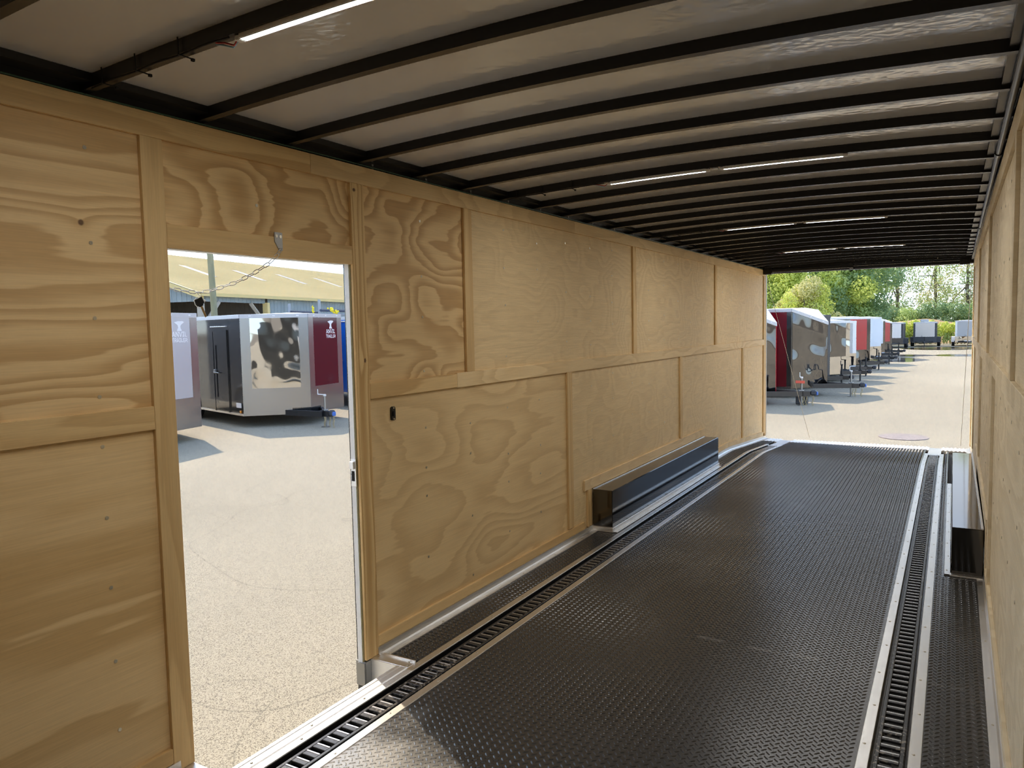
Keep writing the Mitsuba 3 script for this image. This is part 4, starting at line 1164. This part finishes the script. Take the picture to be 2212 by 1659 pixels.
add('shed__brace_001', cat(beam(bpt(OPEN_U, 0.0, OB - 1.2), bpt(OPEN_U - 1.3, 0.0, OB), 0.10)), 'mat_shed_timber', 'grey diagonal brace')
tag('shed', 'large open shed with grey blue siding and a ribbed yellow roof behind the trailers', 'shed')

pa_, pb_ = CAM + px_ray(464, 690) * 24.0, CAM + px_ray(453.5, 545) * 24.0
dp_ = (pb_ - pa_) / (pb_[2] - pa_[2])
p_lo, p_hi = pa_ + dp_ * (GZ - pa_[2]), pa_ + dp_ * (8.6 - pa_[2])
add('utility_pole', cyl(p_lo, p_hi, 0.105, 14, 0.085), 'mat_pole_wood', 'greenish treated timber pole standing between the black trailer and the shed', 'pole', smooth=30)

# steel racks with yellow straps behind the black trailer
q0 = CAM + px_ray(625, 668) * 27.0
q1 = CAM + px_ray(690, 668) * 27.0
q2 = CAM + px_ray(770, 672) * 27.0
zt_ = q0[2] + 0.22
add('steel_rack__post', cyl((q0[0], q0[1], GZ), (q0[0], q0[1], zt_ - 0.02), 0.055, 4), 'mat_rack_grey')
add('steel_rack__post_001', cyl((q1[0], q1[1], GZ), (q1[0], q1[1], zt_ + 0.10), 0.055, 4), 'mat_rack_grey')
add('steel_rack__rail', tube([(q0[0], q0[1], q0[2] - 0.08), (q1[0], q1[1], q0[2] - 0.14)], 0.035, 6), 'mat_rack_navy')
add('steel_rack__rail_001', tube([(q1[0], q1[1], q0[2] - 0.06), (q2[0], q2[1], q0[2] - 0.12)], 0.05, 6), 'mat_rack_navy')
add('steel_rack__rail_002', tube([(q1[0] + .1, q1[1], q0[2] - 0.20), (q2[0], q2[1], q0[2] - 0.24)], 0.03, 6), 'mat_rack_grey')
tag('steel_rack', 'grey and navy steel rack rising behind the roof of the black trailer', 'rack')
qa = CAM + px_ray(676, 668) * 26.7
rs = np.random.default_rng(4)
add('yellow_strap', tube([(qa[0] + 0.04 * math.sin(t * 2.1), qa[1], qa[2] - 0.14 + 0.045 * t) for t in range(7)], [0.03, 0.045, 0.03, 0.045, 0.03, 0.035, 0.02], 7), 'mat_yellow_strap', 'small upright yellow bundle tied to the steel rack', 'strap')
qb = CAM + px_ray(718, 670) * 26.7
for _ in range(12):
    add(num('yellow_strap_001__knot'), trimesh.creation.icosphere(subdivisions=1, radius=rs.uniform(0.025, 0.05)).apply_translation((qb[0] + rs.uniform(-0.16, 0.16), qb[1] + rs.uniform(-0.2, 0.2), qb[2] - 0.02 + rs.uniform(-0.09, 0.09))), 'mat_yellow_strap', smooth=True)
tag('yellow_strap_001', 'wide yellow tangle of straps on the steel rack at the right', 'strap')

# ------------------------------------------------------------------ trees, hedge and bank
def leaf_cloud(centres, radii, n, size, seed, flat=1.0):
    r = np.random.default_rng(seed)
    centres, radii = np.asarray(centres, float), np.asarray(radii, float)
    pick = r.choice(len(centres), n, p=radii ** 2 / (radii ** 2).sum())
    d = r.normal(size=(n, 3))
    d /= np.linalg.norm(d, axis=1, keepdims=True)
    rad = r.uniform(0.35, 1.0, n) ** 0.5
    c = centres[pick] + d * (radii[pick] * rad)[:, None] * np.array([1, 1, flat])
    nrm = d + r.normal(size=(n, 3)) * 0.7 + np.array([0, 0, 0.35])
    nrm /= np.linalg.norm(nrm, axis=1, keepdims=True)
    t = np.cross(nrm, r.normal(size=(n, 3)))
    t /= np.linalg.norm(t, axis=1, keepdims=True)
    b = np.cross(nrm, t)
    s = size * r.uniform(0.6, 1.3, n)[:, None]
    v = np.stack([c - t * s, c - b * s * 0.55, c + t * s, c + b * s * 0.55], 1).reshape(-1, 3)
    f = (np.arange(n) * 4)[:, None, None] + np.array([(0, 1, 2), (0, 2, 3)])[None]
    return trimesh.Trimesh(v, f.reshape(-1, 3), process=False)


def tree(x, y, h, cr, mats, label, seed, blobs=26, n=5200, size=0.24, base=0.25, trunk=0.16, group=None, spread=1.0, gz=None):
    k = num('tree')
    r = np.random.default_rng(seed)
    z0 = GZ if gz is None else gz
    cs, rs_ = [], []
    for i in range(blobs):
        t = r.uniform(0, 1)
        zz_ = z0 + h * (base + (1 - base) * t)
        prof = math.sin(math.pi * (0.18 + 0.74 * t)) ** 0.8
        ang, rr_ = r.uniform(0, 2 * np.pi), cr * prof * r.uniform(0.15, 0.95) * spread
        cs.append((x + rr_ * math.cos(ang), y + rr_ * math.sin(ang), zz_))
        rs_.append(cr * r.uniform(0.22, 0.42))
    cs, rs_ = np.array(cs), np.array(rs_)
    tr = [tube([(x, y, z0 - 0.2), (x + r.uniform(-.2, .2), y, z0 + h * 0.4), (x + r.uniform(-.4, .4), y + r.uniform(-.3, .3), z0 + h * 0.92)], [trunk, trunk * 0.75, trunk * 0.2], 7)]
    add(k + '__trunk', cat(*tr), 'mat_bark', smooth=True)
    for j in range(7):
        c = cs[j]
        zb_ = z0 + h * r.uniform(0.2, 0.6)
        add(num(k + '__branch'), tube([(x, y, zb_), ((x + c[0]) / 2, (y + c[1]) / 2, (zb_ + c[2]) / 2 + 0.1), tuple(c)], [trunk * 0.4, trunk * 0.28, trunk * 0.1], 5), 'mat_bark')
    m = len(mats)
    for j, mt in enumerate(mats):
        sel = np.arange(blobs) % m == j
        add(num(k + '__foliage'), leaf_cloud(cs[sel], rs_[sel], n // m, size, seed * 10 + j), mt, kind='stuff')
    tag(k, label, 'tree', group)


TG = 'loose leafy trees standing behind the bank'
tree(-9.6, 66, 8.2, 3.6, ['mat_leaf_lime', 'mat_leaf_lime', 'mat_leaf_green'], 'full bright lime green tree at the left end of the tree line', 101, blobs=60, n=30000, size=0.125)
tree(-5.0, 68, 8.4, 3.4, ['mat_leaf_green', 'mat_leaf_deep', 'mat_leaf_lime'], 'dense darker green tree beside the lime green one', 102, blobs=60, n=30000, size=0.125)
tree(-7.2, 60, 4.6, 2.4, ['mat_leaf_olive', 'mat_leaf_lime'], 'lower yellowish tree in front of the two dense trees', 103, blobs=36, n=15000, size=0.105)
tree(-13.5, 68, 8.0, 3.4, ['mat_leaf_lime', 'mat_leaf_green'], 'lime green tree hidden left of the rear opening', 104, blobs=30, n=9000, size=0.22)
specs = [(-3.3, 98, 13.5, 3.0), (0.6, 101, 15.0, 3.3), (3.6, 97, 13.8, 2.8), (6.6, 100, 15.5, 3.4), (9.6, 98, 14.0, 3.0), (-6.5, 100, 13.0, 3.2), (13.5, 101, 14.5, 3.4), (-11, 99, 13, 3.4)]
where = ['left of the row gap', 'over the beige trailer', 'between the beige trailer and the right jamb', 'tallest one near the right jamb', 'at the right jamb', 'behind the dense green tree', 'right of the rear opening', 'far left']
for i, (x, y, h, c) in enumerate(specs):
    tree(x, y, h, c, ['mat_leaf_olive', 'mat_leaf_grey', 'mat_leaf_green'], 'slender tree with loose olive leaves on the bank, ' + where[i], 110 + i, blobs=50, n=6000, size=0.125, base=0.12, trunk=0.2, group=TG, gz=0.6)

# bank with dry grass
bx_, by_ = np.meshgrid(np.linspace(-30, 34, 90), np.linspace(74, 112, 34), indexing='ij')
bzz = 1.75 * np.clip((by_ - 74) / 7, 0, 1) ** 0.8 + 0.7 * (meshkit.fbm(np.stack([bx_ * 0.25, by_ * 0.25, by_ * 0], -1), 4, 3) - 0.5) * np.clip((by_ - 74) / 4, 0, 1)
bzz += 0.35 * np.exp(-((bx_ + 0.2) / 1.6) ** 2 - ((by_ - 80) / 5) ** 2)
bv = np.stack([bx_, by_, GZ - 0.05 + bzz], -1).reshape(-1, 3)
ni, nj = bx_.shape
ii, jj = np.meshgrid(np.arange(ni - 1), np.arange(nj - 1), indexing='ij')
qd = np.stack([ii * nj + jj, (ii + 1) * nj + jj, (ii + 1) * nj + jj + 1, ii * nj + jj + 1], -1).reshape(-1, 4)
add('grass_bank', (bv, qd), 'mat_dry_grass', 'low bank covered in dry brown grass behind the far trailers', 'bank', smooth=True)

# dark shrubs under the trees
for i, x in enumerate(np.arange(-12, 14, 2.1)):
    r = np.random.default_rng(300 + i)
    cs = [(x + r.uniform(-1.2, 1.2), 90 + r.uniform(-2, 2), 1.3 + r.uniform(-0.2, 1.3)) for _ in range(9)]
    k = num('shrub')
    add(k + '__foliage', leaf_cloud(cs, [r.uniform(0.6, 1.0) for _ in cs], 2600, 0.13, 500 + i), ('mat_leaf_deep', 'mat_leaf_deep', 'mat_leaf_green')[i % 3], kind='stuff')
    add(k + '__stem', tube([(x, 90, 0.9), (x + 0.2, 90, 2.4)], [0.06, 0.03], 5), 'mat_bark')
    tag(k, 'dark green shrub in the undergrowth between the dry bank and the loose trees', 'shrub', 'dark shrubs along the foot of the trees')

# tall yellow-green weeds before the bank
for i, x in enumerate(np.arange(-5.2, 7.0, 0.62)):
    r = np.random.default_rng(700 + i)
    k = num('weed_clump')
    yy = 72 + r.uniform(-0.5, 0.8)
    hh = r.uniform(1.6, 1.95)
    cs = [(x + r.uniform(-0.35, 0.35), yy + r.uniform(-0.4, 0.4), GZ + hh * t) for t in np.linspace(0.45, 0.95, 8)]
    add(k + '__leaves', leaf_cloud(cs, [r.uniform(0.22, 0.34) for _ in cs], 520, 0.10, 900 + i), 'mat_leaf_lime', kind='stuff')
    cs = [(x + r.uniform(-0.35, 0.35), yy + r.uniform(-0.4, 0.4), GZ + hh * t) for t in np.linspace(0.2, 0.5, 5)]
    add(k + '__lower_leaves', leaf_cloud(cs, [0.28] * 5, 220, 0.09, 1300 + i), 'mat_leaf_green', 'darker lower leaves', kind='stuff')
    st_ = []
    for _ in range(12):
        sx, sy = x + r.uniform(-0.35, 0.35), yy + r.uniform(-0.4, 0.2)
        st_.append(tube([(sx, sy, GZ), (sx + r.uniform(-.08, .08), sy, GZ + hh * r.uniform(0.5, 0.95))], [0.018, 0.008], 4))
    add(k + '__stems', cat(*st_), 'mat_leaf_stalk', kind='stuff')
    tag(k, 'tall yellow green weeds with straw coloured stems in front of the dry bank', 'weeds', 'weed clumps along the edge of the yard')

# power lines
for z, y in ((5.1, 92), (4.75, 92)):
    pts = [(x, y - 0.02 * x, z + 0.0009 * x * x) for x in np.linspace(-40, 40, 41)]
    add(num('power_line'), tube(pts, 0.02, 5), 'mat_zinc', f'{"upper" if z > 5 else "lower"} thin grey overhead wire in front of the loose trees', 'wire')
